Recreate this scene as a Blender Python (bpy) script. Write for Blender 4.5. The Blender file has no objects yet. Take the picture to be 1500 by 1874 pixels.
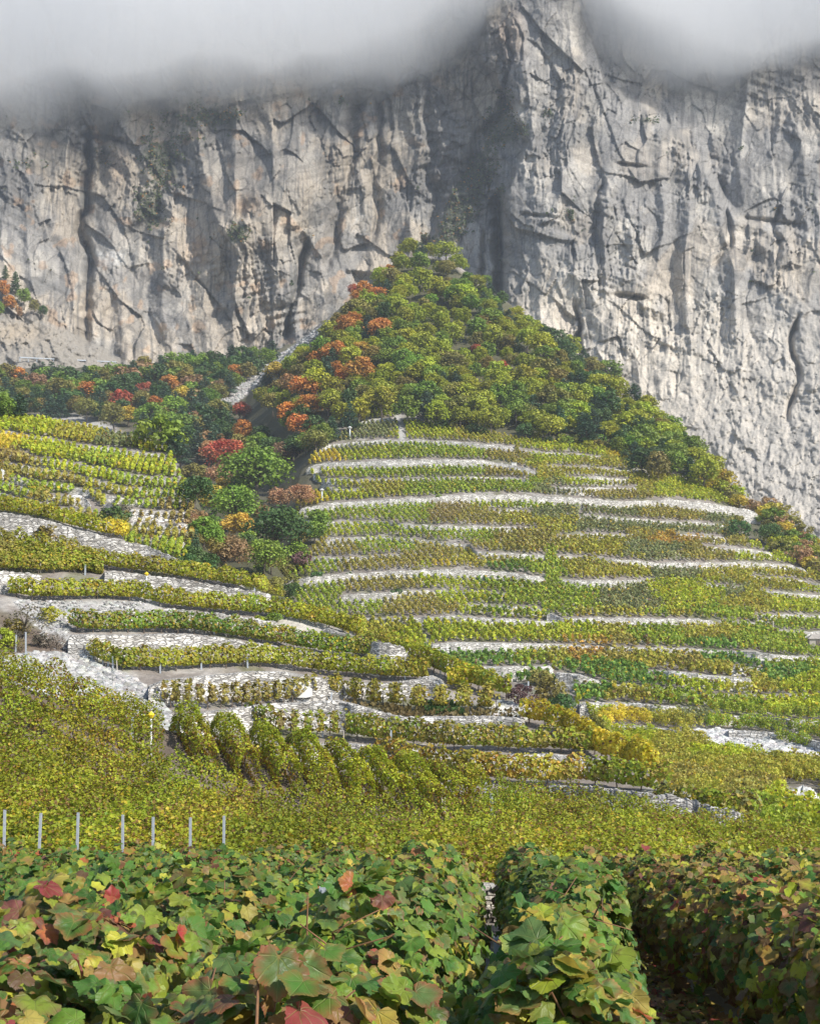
import bpy, math, random
import numpy as np
from mathutils import Vector
R = np.random.default_rng(7); random.seed(7)
sc = bpy.context.scene
COL = sc.collection
# ------------------------------------------------------------------ camera
F = 2441.0; CX = 750.0; CY = 937.0; PITCH = math.atan(163 / F)
cam_d = bpy.data.cameras.new('camera'); cam = bpy.data.objects.new('camera', cam_d); COL.objects.link(cam)
cam.location = (0, 0, 0); cam.rotation_euler = (math.pi / 2 + PITCH, 0, 0)
cam_d.sensor_fit = 'VERTICAL'; cam_d.sensor_height = 24; cam_d.lens = 24 * F / 1874.0
cam_d.clip_start = 0.05; cam_d.clip_end = 5000
sc.camera = cam
# ------------------------------------------------------------------ light
AZ, EL = math.radians(126), math.radians(40)
w = bpy.data.worlds.new('World'); sc.world = w; w.use_nodes = True
nt = w.node_tree; nt.nodes.clear()
sky = nt.nodes.new('ShaderNodeTexSky'); sky.sky_type = 'NISHITA'; sky.sun_disc = False
sky.sun_elevation = EL; sky.sun_rotation = AZ; sky.altitude = 700; sky.dust_density = 1.5
bg = nt.nodes.new('ShaderNodeBackground'); bg.inputs[1].default_value = 0.13
ow = nt.nodes.new('ShaderNodeOutputWorld')
nt.links.new(sky.outputs[0], bg.inputs[0]); nt.links.new(bg.outputs[0], ow.inputs[0])
sl = bpy.data.lights.new('sun', 'SUN'); sl.energy = 4.6; sl.angle = math.radians(0.5); sl.color = (1, 0.95, 0.87)
so = bpy.data.objects.new('sun', sl); COL.objects.link(so)
sdir = Vector((math.sin(AZ) * math.cos(EL), math.cos(AZ) * math.cos(EL), math.sin(EL)))
so.rotation_euler = sdir.to_track_quat('Z', 'Y').to_euler(); so.location = (60, -40, 80)
sc.view_settings.view_transform = 'Standard'; sc.view_settings.look = 'None'
sc.view_settings.exposure = 0.35; sc.view_settings.gamma = 1.0
sc.cycles.volume_bounces = 24; sc.cycles.max_bounces = 26; sc.cycles.transparent_max_bounces = 8
sc.cycles.diffuse_bounces = 3; sc.cycles.use_denoising = True
# ------------------------------------------------------------------ helpers
cP, sP = math.cos(PITCH), math.sin(PITCH)
def P(px, py, Y):
    """world point seen at photo pixel (px,py) at forward distance Y"""
    px = np.asarray(px, float); py = np.asarray(py, float); Y = np.asarray(Y, float)
    dx = (px - CX) / F; dz = (CY - py) / F
    fy = cP - dz * sP; fz = sP + dz * cP
    t = Y / fy
    return np.stack(np.broadcast_arrays(dx * t, Y, fz * t), -1)
def proj(p):
    p = np.asarray(p, float); x, y, z = p[..., 0], p[..., 1], p[..., 2]
    f = y * cP + z * sP; u = -y * sP + z * cP
    f = np.where(np.abs(f) < 1e-3, 1e-3, f)
    return CX + F * x / f, CY - F * u / f
_perm = R.permutation(512); _perm = np.concatenate([_perm, _perm])
_ga = R.uniform(0, 2 * math.pi, 512); _gx, _gy = np.cos(_ga), np.sin(_ga); _rv = R.uniform(0, 1, 512)
def _h(i, j, s=0): return _perm[(_perm[(i + s * 57) & 511] + j) & 511]
def noise(x, y, s=0):
    x = np.asarray(x, float); y = np.asarray(y, float)
    i = np.floor(x).astype(np.int64); j = np.floor(y).astype(np.int64); fx = x - i; fy = y - j
    def g(a, b):
        h = _h(i + a, j + b, s); return _gx[h] * (fx - a) + _gy[h] * (fy - b)
    u = fx * fx * fx * (fx * (fx * 6 - 15) + 10); v = fy * fy * fy * (fy * (fy * 6 - 15) + 10)
    a = g(0, 0) * (1 - u) + g(1, 0) * u; b = g(0, 1) * (1 - u) + g(1, 1) * u
    return (a * (1 - v) + b * v) * 1.5
def fbm(x, y, s=0, o=4, g=0.5):
    t = 0; a = 1
    for k in range(o):
        t = t + a * noise(x * 2 ** k, y * 2 ** k, s + k); a *= g
    return t
def facets(x, y, s=0):
    """blocky rock: every cell is a tilted plane; returns offset, edge distance, cell random"""
    i = np.floor(x).astype(np.int64); j = np.floor(y).astype(np.int64)
    b1 = np.full(x.shape, 9.); b2 = np.full(x.shape, 9.); off = np.zeros(x.shape); rn = np.zeros(x.shape)
    for a in (-1, 0, 1):
        for b in (-1, 0, 1):
            h = _h(i + a, j + b, s); h2 = _h(i + a, j + b, s + 3)
            dx = x - (i + a + _rv[h]); dy = y - (j + b + _rv[h2]); d = dx * dx + dy * dy
            o = _gx[h2] * dx + _gy[h2] * dy + _rv[(h + h2) & 511] - 0.5
            m = d < b1
            b2 = np.where(m, b1, np.minimum(b2, d)); off = np.where(m, o, off); rn = np.where(m, _rv[(h * 3 + h2) & 511], rn); b1 = np.where(m, d, b1)
    return off, np.sqrt(b2) - np.sqrt(b1), rn
def sst(x, a, b):
    t = np.clip((x - a) / (b - a), 0, 1); return t * t * (3 - 2 * t)
def inpoly(x, y, poly):
    x = np.asarray(x, float); y = np.asarray(y, float); c = np.zeros(x.shape, bool); n = len(poly)
    for k in range(n):
        x1, y1 = poly[k]; x2, y2 = poly[(k + 1) % n]
        if y1 == y2: continue
        c ^= ((y1 > y) != (y2 > y)) & (x < (x2 - x1) * (y - y1) / (y2 - y1) + x1)
    return c
def polydist(x, y, poly):
    d = np.full(np.shape(x), 1e9); n = len(poly)
    for k in range(n):
        x1, y1 = poly[k]; x2, y2 = poly[(k + 1) % n]
        vx, vy = x2 - x1, y2 - y1; L = vx * vx + vy * vy + 1e-9
        t = np.clip(((x - x1) * vx + (y - y1) * vy) / L, 0, 1)
        d = np.minimum(d, np.hypot(x - x1 - t * vx, y - y1 - t * vy))
    return d
class TPS:
    def __init__(s, pts, smooth=1e-3):
        pts = np.array(pts, float); s.c = pts[:, :2]; n = len(pts); s.sc = 1 / 50.
        c = s.c * s.sc; r = np.hypot(c[:, None, 0] - c[None, :, 0], c[:, None, 1] - c[None, :, 1])
        K = r * r * np.log(r + 1e-9) + smooth * np.eye(n); Q = np.c_[np.ones(n), c]
        A = np.zeros((n + 3, n + 3)); A[:n, :n] = K; A[:n, n:] = Q; A[n:, :n] = Q.T
        s.w = np.linalg.solve(A, np.r_[pts[:, 2], 0, 0, 0]); s.n = n
    def __call__(s, x, y):
        x = np.asarray(x, float) * s.sc; y = np.asarray(y, float) * s.sc
        z = s.w[s.n] + s.w[s.n + 1] * x + s.w[s.n + 2] * y
        for k in range(s.n):
            r2 = (x - s.c[k, 0] * s.sc) ** 2 + (y - s.c[k, 1] * s.sc) ** 2
            z = z + s.w[k] * 0.5 * r2 * np.log(r2 + 1e-12)
        return z
class Sheet:
    """a smooth piece of hillside baked to a grid; outside its footprint it falls away"""
    def __init__(s, pts, foot, box, step, fall=0.9):
        pts = np.array(pts, float); t = TPS(P(pts[:, 0], pts[:, 1], pts[:, 2]) + np.array([0, 0, -1.]) * (pts[:, 3:4] if pts.shape[1] > 3 else 0))
        x0, x1, y0, y1 = box; s.x = np.arange(x0, x1 + step, step); s.y = np.arange(y0, y1 + step, step); s.st = step
        X, Y = np.meshgrid(s.x, s.y); Z = t(X, Y)
        if foot is not None:
            fp = [tuple(P(a, b, c)[:2]) for a, b, c in foot]
            d = polydist(X, Y, fp) * ~inpoly(X, Y, fp); Z = Z - fall * d
        s.Z = Z
    def __call__(s, x, y):
        fx = np.clip((np.asarray(x, float) - s.x[0]) / s.st, 0, len(s.x) - 1.001); fy = np.clip((np.asarray(y, float) - s.y[0]) / s.st, 0, len(s.y) - 1.001)
        i = fx.astype(int); j = fy.astype(int); u = fx - i; v = fy - j; Z = s.Z
        return (Z[j, i] * (1 - u) + Z[j, i + 1] * u) * (1 - v) + (Z[j + 1, i] * (1 - u) + Z[j + 1, i + 1] * u) * v
def cast(fn, px, py, y0, y1, n=1400):
    """first hit of the pixel rays with height function fn"""
    px = np.atleast_1d(np.asarray(px, float)); py = np.atleast_1d(np.asarray(py, float))
    Ys = np.linspace(y0, y1, n); p = P(px[:, None], py[:, None], Ys[None, :])
    below = p[..., 2] < fn(p[..., 0], p[..., 1])
    k = np.argmax(below, 1); ok = below.any(1); k = np.where(ok, k, n - 1); k = np.maximum(k, 1)
    r = np.arange(len(px)); a = p[r, k - 1]; b = p[r, k]
    da = a[:, 2] - fn(a[:, 0], a[:, 1]); db = b[:, 2] - fn(b[:, 0], b[:, 1]); t = np.clip(da / (da - db + 1e-9), 0, 1)[:, None]
    return a + (b - a) * t, ok
# ---- mesh / object helpers
def mesh_np(name, V, faces, fs, col=None, uv=None, smooth=False):
    """V (n,3); faces flat index array; fs = corners per face (int or array); col per vertex rgb"""
    me = bpy.data.meshes.new(name); V = np.asarray(V, np.float32); faces = np.asarray(faces, np.int32).ravel()
    nf = len(faces) // fs if np.isscalar(fs) else len(fs)
    me.vertices.add(len(V)); me.vertices.foreach_set('co', V.ravel())
    me.loops.add(len(faces)); me.loops.foreach_set('vertex_index', faces)
    me.polygons.add(nf)
    st = np.arange(nf, dtype=np.int32) * fs if np.isscalar(fs) else np.r_[0, np.cumsum(fs)[:-1]].astype(np.int32)
    me.polygons.foreach_set('loop_start', st)
    me.polygons.foreach_set('use_smooth', np.full(nf, bool(smooth)))
    if col is not None:
        a = me.color_attributes.new('Col', 'FLOAT_COLOR', 'POINT'); c = np.ones((len(V), 4), np.float32); c[:, :3] = col
        a.data.foreach_set('color', c.ravel())
    if uv is not None:
        u = me.uv_layers.new(name='UVMap'); u.data.foreach_set('uv', np.asarray(uv, np.float32)[faces].ravel())
    me.update(calc_edges=True); me.validate(verbose=False)
    return me
def obj(name, me, mat=None, parent=None):
    o = bpy.data.objects.new(name, me); COL.objects.link(o)
    if mat is not None and me is not None and not me.materials: me.materials.append(mat)
    if parent is not None: o.parent = parent
    return o
def tag(o, label=None, cat=None, group=None, kind=None):
    if label: o['label'] = label
    if cat: o['category'] = cat
    if group: o['group'] = group
    if kind: o['kind'] = kind
    return o
def empty(name, loc=(0, 0, 0), rz=0):
    o = bpy.data.objects.new(name, None); COL.objects.link(o); o.location = loc; o.rotation_euler = (0, 0, rz); o.empty_display_size = .2
    return o
def grid_faces(nr, nc):
    a = (np.arange(nr - 1)[:, None] * nc + np.arange(nc - 1)[None, :]).ravel()
    return np.stack([a, a + 1, a + nc + 1, a + nc], -1)
class MB:
    """collects tubes and boxes as one mesh"""
    def __init__(s): s.V = []; s.F = []; s.n = []
    def add(s, V, Fs):
        b = sum(len(v) for v in s.V); s.V.append(np.asarray(V, float))
        for f in Fs: s.F.append([i + b for i in f]); s.n.append(len(f))
    def tube(s, pts, rad, k=6):
        pts = np.asarray(pts, float); rad = np.broadcast_to(rad, len(pts)); V = []
        for i, p in enumerate(pts):
            t = pts[min(i + 1, len(pts) - 1)] - pts[max(i - 1, 0)]; t = t / (np.linalg.norm(t) + 1e-9)
            a = np.cross(t, [0.3, 1, 0.1]); a /= np.linalg.norm(a) + 1e-9; b = np.cross(t, a)
            for j in range(k):
                th = 2 * math.pi * j / k; V.append(p + rad[i] * (math.cos(th) * a + math.sin(th) * b))
        Fs = [[i * k + j, i * k + (j + 1) % k, (i + 1) * k + (j + 1) % k, (i + 1) * k + j] for i in range(len(pts) - 1) for j in range(k)]
        Fs.append(list(range(k))[::-1]); Fs.append([(len(pts) - 1) * k + j for j in range(k)])
        s.add(V, Fs)
    def box(s, c, d, rz=0, tilt=(0, 0)):
        c = np.asarray(c, float); x, y, z = [q / 2 for q in d]
        V = np.array([[a, b, e] for e in (-z, z) for b in (-y, y) for a in (-x, x)], float)
        V[:, 0] += V[:, 2] * tilt[0]; V[:, 1] += V[:, 2] * tilt[1]
        ca, sa = math.cos(rz), math.sin(rz); V = np.c_[V[:, 0] * ca - V[:, 1] * sa, V[:, 0] * sa + V[:, 1] * ca, V[:, 2]] + c
        s.add(V, [[0, 2, 3, 1], [4, 5, 7, 6], [0, 1, 5, 4], [1, 3, 7, 5], [3, 2, 6, 7], [2, 0, 4, 6]])
    def mesh(s, name, smooth=False): return mesh_np(name, np.concatenate(s.V), np.concatenate([np.array(f) for f in s.F]), np.array(s.n), smooth=smooth)
# ------------------------------------------------------------------ materials
def newmat(name):
    m = bpy.data.materials.new(name); m.use_nodes = True; n = m.node_tree.nodes; n.clear()
    out = n.new('ShaderNodeOutputMaterial'); return m, n, m.node_tree.links, out
def leaf_mat(name, source='attr', transl=0.4, rough=0.5, veins=False, nscale=0.6, nvar=0.35):
    m, n, l, out = newmat(name)
    if source == 'attr': s = n.new('ShaderNodeAttribute'); s.attribute_name = 'Col'; base = s.outputs['Color']
    else: s = n.new('ShaderNodeObjectInfo'); base = s.outputs['Color']
    tc = n.new('ShaderNodeTexCoord'); nz = n.new('ShaderNodeTexNoise'); nz.inputs['Scale'].default_value = nscale; nz.inputs['Detail'].default_value = 3
    l.new(tc.outputs['Object'], nz.inputs['Vector'])
    hs = n.new('ShaderNodeHueSaturation'); mr = n.new('ShaderNodeMapRange'); mr.inputs[1].default_value = .3; mr.inputs[2].default_value = .7
    mr.inputs[3].default_value = 1 - nvar; mr.inputs[4].default_value = 1 + nvar
    l.new(nz.outputs['Fac'], mr.inputs[0]); l.new(mr.outputs[0], hs.inputs['Value'])
    mh = n.new('ShaderNodeMapRange'); mh.inputs[1].default_value = .3; mh.inputs[2].default_value = .7; mh.inputs[3].default_value = .485; mh.inputs[4].default_value = .515
    sp = n.new('ShaderNodeSeparateColor'); l.new(nz.outputs['Color'], sp.inputs[0]); l.new(sp.outputs[1], mh.inputs[0]); l.new(mh.outputs[0], hs.inputs['Hue'])
    l.new(base, hs.inputs['Color']); c = hs.outputs['Color']; bumpn = None
    if veins:
        uv = n.new('ShaderNodeUVMap'); uv.uv_map = 'UVMap'; sx = n.new('ShaderNodeSeparateXYZ'); l.new(uv.outputs[0], sx.inputs[0])
        def M(op, a, b=None):
            q = n.new('ShaderNodeMath'); q.operation = op
            for k, v in enumerate((a, b)):
                if v is None: continue
                if isinstance(v, (int, float)): q.inputs[k].default_value = v
                else: l.new(v, q.inputs[k])
            return q.outputs[0]
        th = M('ARCTAN2', sx.outputs[0], sx.outputs[1]); r = M('SQRT', M('ADD', M('MULTIPLY', sx.outputs[0], sx.outputs[0]), M('MULTIPLY', sx.outputs[1], sx.outputs[1])))
        fr = M('ABSOLUTE', M('SUBTRACT', M('FRACT', M('ADD', M('DIVIDE', th, math.radians(41)), 10.5)), 0.5)); d = M('MULTIPLY', fr, r)
        side = M('ABSOLUTE', M('SUBTRACT', M('FRACT', M('ADD', M('MULTIPLY', r, 7.0), M('MULTIPLY', fr, -5.0))), 0.5))
        v1 = n.new('ShaderNodeMapRange'); v1.inputs[1].default_value = .0; v1.inputs[2].default_value = .035; v1.inputs[3].default_value = 1; v1.inputs[4].default_value = 0; l.new(d, v1.inputs[0])
        v2 = n.new('ShaderNodeMapRange'); v2.inputs[1].default_value = .0; v2.inputs[2].default_value = .1; v2.inputs[3].default_value = .35; v2.inputs[4].default_value = 0; l.new(side, v2.inputs[0])
        vm = M('MAXIMUM', v1.outputs[0], v2.outputs[0]); mx = n.new('ShaderNodeMix'); mx.data_type = 'RGBA'
        l.new(M('MULTIPLY', vm, .45), mx.inputs[0]); l.new(c, mx.inputs[6]); mx.inputs[7].default_value = (.30, .33, .10, 1); c = mx.outputs[2]
        n2 = n.new('ShaderNodeTexNoise'); n2.inputs['Scale'].default_value = 45; n2.inputs['Detail'].default_value = 4; l.new(tc.outputs['Object'], n2.inputs['Vector'])
        mr2 = n.new('ShaderNodeMapRange'); mr2.inputs[1].default_value = .58; mr2.inputs[2].default_value = .72; l.new(n2.outputs['Fac'], mr2.inputs[0])
        mx2 = n.new('ShaderNodeMix'); mx2.data_type = 'RGBA'; l.new(M('MULTIPLY', mr2.outputs[0], .55), mx2.inputs[0]); l.new(c, mx2.inputs[6]); mx2.inputs[7].default_value = (.12, .06, .025, 1); c = mx2.outputs[2]
        bp = n.new('ShaderNodeBump'); bp.inputs['Strength'].default_value = .55; bp.inputs['Distance'].default_value = .004; l.new(M('ADD', M('MULTIPLY', vm, -1.0), n2.outputs['Fac']), bp.inputs['Height']); bumpn = bp.outputs[0]
    b = n.new('ShaderNodeBsdfPrincipled'); b.inputs['Roughness'].default_value = rough; b.inputs['Specular IOR Level'].default_value = .35
    t = n.new('ShaderNodeBsdfTranslucent'); mixs = n.new('ShaderNodeMixShader'); mixs.inputs[0].default_value = transl
    l.new(c, b.inputs['Base Color']); l.new(c, t.inputs['Color'])
    if bumpn: l.new(bumpn, b.inputs['Normal'])
    l.new(b.outputs[0], mixs.inputs[1]); l.new(t.outputs[0], mixs.inputs[2]); l.new(mixs.outputs[0], out.inputs[0])
    return m
def flat_mat(name, col, rough=.8, metal=0, nscale=8, var=.25, bump=.0):
    m, n, l, out = newmat(name); b = n.new('ShaderNodeBsdfPrincipled'); b.inputs['Roughness'].default_value = rough; b.inputs['Metallic'].default_value = metal
    tc = n.new('ShaderNodeTexCoord'); nz = n.new('ShaderNodeTexNoise'); nz.inputs['Scale'].default_value = nscale; nz.inputs['Detail'].default_value = 5; l.new(tc.outputs['Object'], nz.inputs['Vector'])
    cr = n.new('ShaderNodeValToRGB'); cr.color_ramp.elements[0].position = .3; cr.color_ramp.elements[1].position = .7
    cr.color_ramp.elements[0].color = tuple(c * (1 - var) for c in col) + (1,); cr.color_ramp.elements[1].color = tuple(min(1, c * (1 + var)) for c in col) + (1,)
    l.new(nz.outputs['Fac'], cr.inputs[0]); l.new(cr.outputs[0], b.inputs['Base Color'])
    if bump: bp = n.new('ShaderNodeBump'); bp.inputs['Distance'].default_value = bump; l.new(nz.outputs['Fac'], bp.inputs['Height']); l.new(bp.outputs[0], b.inputs['Normal'])
    l.new(b.outputs[0], out.inputs[0]); return m
def stone_mat(name, cell, ca, cb, gap=(.27, .25, .225), mortar=.12):
    """dry stone: stretched irregular cells with own tone, dark joints, bump"""
    m, n, l, out = newmat(name); b = n.new('ShaderNodeBsdfPrincipled'); b.inputs['Roughness'].default_value = .9
    tc = n.new('ShaderNodeTexCoord'); mp = n.new('ShaderNodeMapping'); mp.inputs['Scale'].default_value = (.8 / cell, .8 / cell, 2.9 / cell)
    wz = n.new('ShaderNodeTexNoise'); wz.inputs['Scale'].default_value = .9 / cell; l.new(tc.outputs['Object'], wz.inputs['Vector'])
    ad = n.new('ShaderNodeVectorMath'); ad.operation = 'MULTIPLY_ADD'; ad.inputs[1].default_value = (cell * .8,) * 3; l.new(wz.outputs['Color'], ad.inputs[0]); l.new(tc.outputs['Object'], ad.inputs[2]); l.new(ad.outputs[0], mp.inputs[0])
    vo = n.new('ShaderNodeTexVoronoi'); vo.feature = 'F1'; ve = n.new('ShaderNodeTexVoronoi'); ve.feature = 'DISTANCE_TO_EDGE'
    for v in (vo, ve): v.inputs['Scale'].default_value = 1; l.new(mp.outputs[0], v.inputs['Vector'])
    sp = n.new('ShaderNodeSeparateColor'); l.new(vo.outputs['Color'], sp.inputs[0])
    cr = n.new('ShaderNodeValToRGB'); e = cr.color_ramp.elements; e[0].color = ca + (1,); e[1].color = cb + (1,); e[0].position = .1; e[1].position = .8; l.new(sp.outputs[0], cr.inputs[0])
    nz = n.new('ShaderNodeTexNoise'); nz.inputs['Scale'].default_value = .35 / cell; nz.inputs['Detail'].default_value = 6; l.new(tc.outputs['Object'], nz.inputs['Vector'])
    hs = n.new('ShaderNodeHueSaturation'); mr = n.new('ShaderNodeMapRange'); mr.inputs[1].default_value = .3; mr.inputs[2].default_value = .7; mr.inputs[3].default_value = .6; mr.inputs[4].default_value = 1.2
    l.new(nz.outputs['Fac'], mr.inputs[0]); l.new(mr.outputs[0], hs.inputs['Value']); l.new(cr.outputs[0], hs.inputs['Color'])
    me = n.new('ShaderNodeMapRange'); me.inputs[1].default_value = .0; me.inputs[2].default_value = mortar; l.new(ve.outputs['Distance'], me.inputs[0])
    mx = n.new('ShaderNodeMix'); mx.data_type = 'RGBA'; l.new(me.outputs[0], mx.inputs[0]); mx.inputs[6].default_value = gap + (1,); l.new(hs.outputs[0], mx.inputs[7])
    l.new(mx.outputs[2], b.inputs['Base Color'])
    bp = n.new('ShaderNodeBump'); bp.inputs['Distance'].default_value = cell * .35; bp.inputs['Strength'].default_value = .8; l.new(me.outputs[0], bp.inputs['Height']); l.new(bp.outputs[0], b.inputs['Normal'])
    l.new(b.outputs[0], out.inputs[0]); return m
def attr_rock_mat(name, nscale, bump, var=.3):
    m, n, l, out = newmat(name); b = n.new('ShaderNodeBsdfPrincipled'); b.inputs['Roughness'].default_value = .95; b.inputs['Specular IOR Level'].default_value = .2
    a = n.new('ShaderNodeAttribute'); a.attribute_name = 'Col'; tc = n.new('ShaderNodeTexCoord')
    nz = n.new('ShaderNodeTexNoise'); nz.inputs['Scale'].default_value = nscale; nz.inputs['Detail'].default_value = 8; nz.inputs['Roughness'].default_value = .7; l.new(tc.outputs['Object'], nz.inputs['Vector'])
    mr = n.new('ShaderNodeMapRange'); mr.inputs[1].default_value = .3; mr.inputs[2].default_value = .7; mr.inputs[3].default_value = 1 - var; mr.inputs[4].default_value = 1 + var
    hs = n.new('ShaderNodeHueSaturation'); l.new(nz.outputs['Fac'], mr.inputs[0]); l.new(mr.outputs[0], hs.inputs['Value']); l.new(a.outputs['Color'], hs.inputs['Color']); l.new(hs.outputs[0], b.inputs['Base Color'])
    bp = n.new('ShaderNodeBump'); bp.inputs['Distance'].default_value = bump; bp.inputs['Strength'].default_value = .9; l.new(nz.outputs['Fac'], bp.inputs['Height']); l.new(bp.outputs[0], b.inputs['Normal'])
    l.new(b.outputs[0], out.inputs[0]); return m
M_leaf = leaf_mat('vine_leaves_far', nscale=.5, nvar=.3)
M_leafn = leaf_mat('vine_leaves_near', veins=True, nscale=9, nvar=.2, transl=.32, rough=.45)
M_tree = leaf_mat('tree_leaves', 'obj', nscale=.45, nvar=.38, transl=.25)
M_bark = flat_mat('bark', (.16, .13, .10), nscale=6, bump=.02)
M_stock = flat_mat('vine_stock', (.13, .10, .075), nscale=25, bump=.01)
M_cane = flat_mat('vine_cane', (.22, .11, .05), nscale=30)
M_steel = flat_mat('galvanised_steel', (.50, .54, .58), rough=.45, metal=.3, nscale=20, var=.12)
M_wood = flat_mat('grey_wood', (.42, .38, .33), nscale=20)
M_white = flat_mat('white_paint', (.8, .8, .78), rough=.6, var=.08)
M_yel = flat_mat('yellow_paint', (.85, .62, .03), rough=.5, var=.08)
M_wall_far = stone_mat('dry_stone_far', .42, (.50, .475, .43), (.84, .81, .75), mortar=.1)
M_wall_mid = stone_mat('dry_stone_mid', .3, (.34, .32, .29), (.76, .73, .67), mortar=.12)
M_conc = flat_mat('pale_concrete', (.66, .65, .61), rough=.9, nscale=2, var=.1)
M_boulder = flat_mat('pale_boulder', (.62, .62, .60), rough=.95, nscale=1.2, var=.35, bump=.1)
M_rock = attr_rock_mat('cliff_rock', .9, .45, .28)
M_ground = attr_rock_mat('ground_soil', 2.2, .08, .35)
# ------------------------------------------------------------------ terrain sheets
def YC(px, py): return 60 + .09 * (1375 - py) - .012 * max(0, 600 - px)
_hp = [(440, 430), (600, 355), (740, 305), (800, 285), (900, 245), (1000, 212), (1100, 185), (1200, 158), (1300, 128), (1400, 97), (1450, 80), (1490, 66), (1560, 50)]
def YH(px, py):
    y = np.interp(py, [a for a, b in _hp], [b for a, b in _hp]); k = max(0, min(1, (1350 - py) / 500))
    return y + k * .00011 * (px - 820) ** 2
def YD(px, py): return 130 + (1020 - py) * .23 + .02 * px
def YW(px, py): return 176 + (1050 - py) * .75
def gsheet(Yf, pxs, pys, foot, box, step, fall=.9, extra=()):
    return Sheet([(a, b, Yf(a, b)) for a in pxs for b in pys] + list(extra), [(a, b, Yf(a, b)) if not isinstance(b, tuple) else (a,) + b for a, b in foot] if foot else None, box, step, fall)
Bp = [(x, y, d, .95) for x, y, d in [(-300, 1530, 23), (0, 1545, 23), (400, 1552, 23), (750, 1562, 23), (1100, 1580, 23), (1500, 1602, 22), (1800, 1620, 22), (-300, 1360, 33), (0, 1395, 33), (300, 1436, 37.5), (700, 1480, 39.5), (1100, 1508, 35.5), (1500, 1562, 32), (1800, 1600, 32),
    (-300, 1150, 42), (0, 1212, 42), (100, 1238, 42), (200, 1272, 42), (300, 1308, 42), (450, 1335, 42), (600, 1370, 42), (750, 1398, 43), (870, 1422, 44), (1000, 1447, 43), (1200, 1482, 42), (1400, 1518, 41), (1500, 1534, 40), (1800, 1590, 40)]]
SB = Sheet(Bp, [(-500, 1150, 43), (0, 1212, 43), (300, 1308, 43), (600, 1370, 43.2), (870, 1425, 45), (1200, 1482, 43), (1500, 1534, 41), (2000, 1600, 40), (2200, 1700, 18), (-900, 1650, 18)], (-40, 40, 14, 90), .5, 1.3)
edgeC = [(-250, 850), (0, 908), (60, 922), (120, 940), (200, 955), (235, 985), (300, 1018), (350, 1037), (430, 1062), (520, 1096), (640, 1150), (760, 1195), (865, 1240), (950, 1268), (1000, 1308), (1060, 1345), (1130, 1375), (1200, 1414), (1300, 1465), (1400, 1505), (1400, 1640), (-250, 1640)]
SC = gsheet(YC, [-200, 0, 150, 300, 450, 600, 800, 1000, 1200, 1400], [900, 980, 1060, 1140, 1220, 1300, 1380, 1460, 1520], edgeC, (-70, 60, 20, 160), 1.0, 1.6)
SH = gsheet(YH, [450, 600, 740, 900, 1100, 1300, 1500, 1750], [450, 560, 680, 780, 880, 980, 1080, 1180, 1280, 1380, 1460, 1520],
    [(738, 468), (828, 478), (866, 556), (950, 625), (1130, 735), (1200, 775), (1320, 885), (1450, 965), (1560, 1060), (1800, 1160), (1900, 1560), (900, 1560), (500, 1300), (470, 1090), (500, 1050), (555, 1010), (545, 940), (555, 860), (590, 800), (560, 740), (560, 690), (640, 600)],
    (-120, 200, 40, 620), 2.0, .85)
SD = gsheet(YD, [-150, 0, 120, 240, 350], [740, 820, 900, 980, 1060], [(-200, 700), (0, 762), (80, 772), (160, 785), (240, 805), (310, 822), (335, 880), (362, 910), (352, 1020), (340, 1100), (-200, 1100)], (-100, 20, 80, 300), 1.5, 2.2)
SW = gsheet(YW, [-250, 0, 200, 400, 600, 800], [600, 680, 760, 840, 920, 1000, 1060], [(-500, 668), (250, 672), (420, 655), (500, 640), (600, 600), (570, 690), (530, 760), (530, 860), (500, 960), (470, 1060), (-500, 1060)], (-250, 250, 100, 620), 3.0, 1.2)
def SA(x, y): return -1.41 - .16 * np.maximum(y, -4) - np.maximum(0, y - 18.6) * 1.0 + .03 * noise(x * .8, y * .8) - np.clip(y + 3, -9, 0) * .1
def ground(x, y):
    z = np.where(y < 60, SA(x, y), -60)
    z = np.maximum(z, np.where((y > 14) & (y < 90), SB(x, y), -60)); z = np.maximum(z, np.where((y > 20) & (y < 160), SC(x, y), -60))
    z = np.maximum(z, SH(x, y) * 1.0 + np.where(y < 45, -50, 0)); z = np.maximum(z, np.where((y > 80) & (y < 300), SD(x, y), -60))
    z = np.maximum(z, np.where(y > 110, SW(x, y), -60)); return np.maximum(z, -16)
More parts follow.
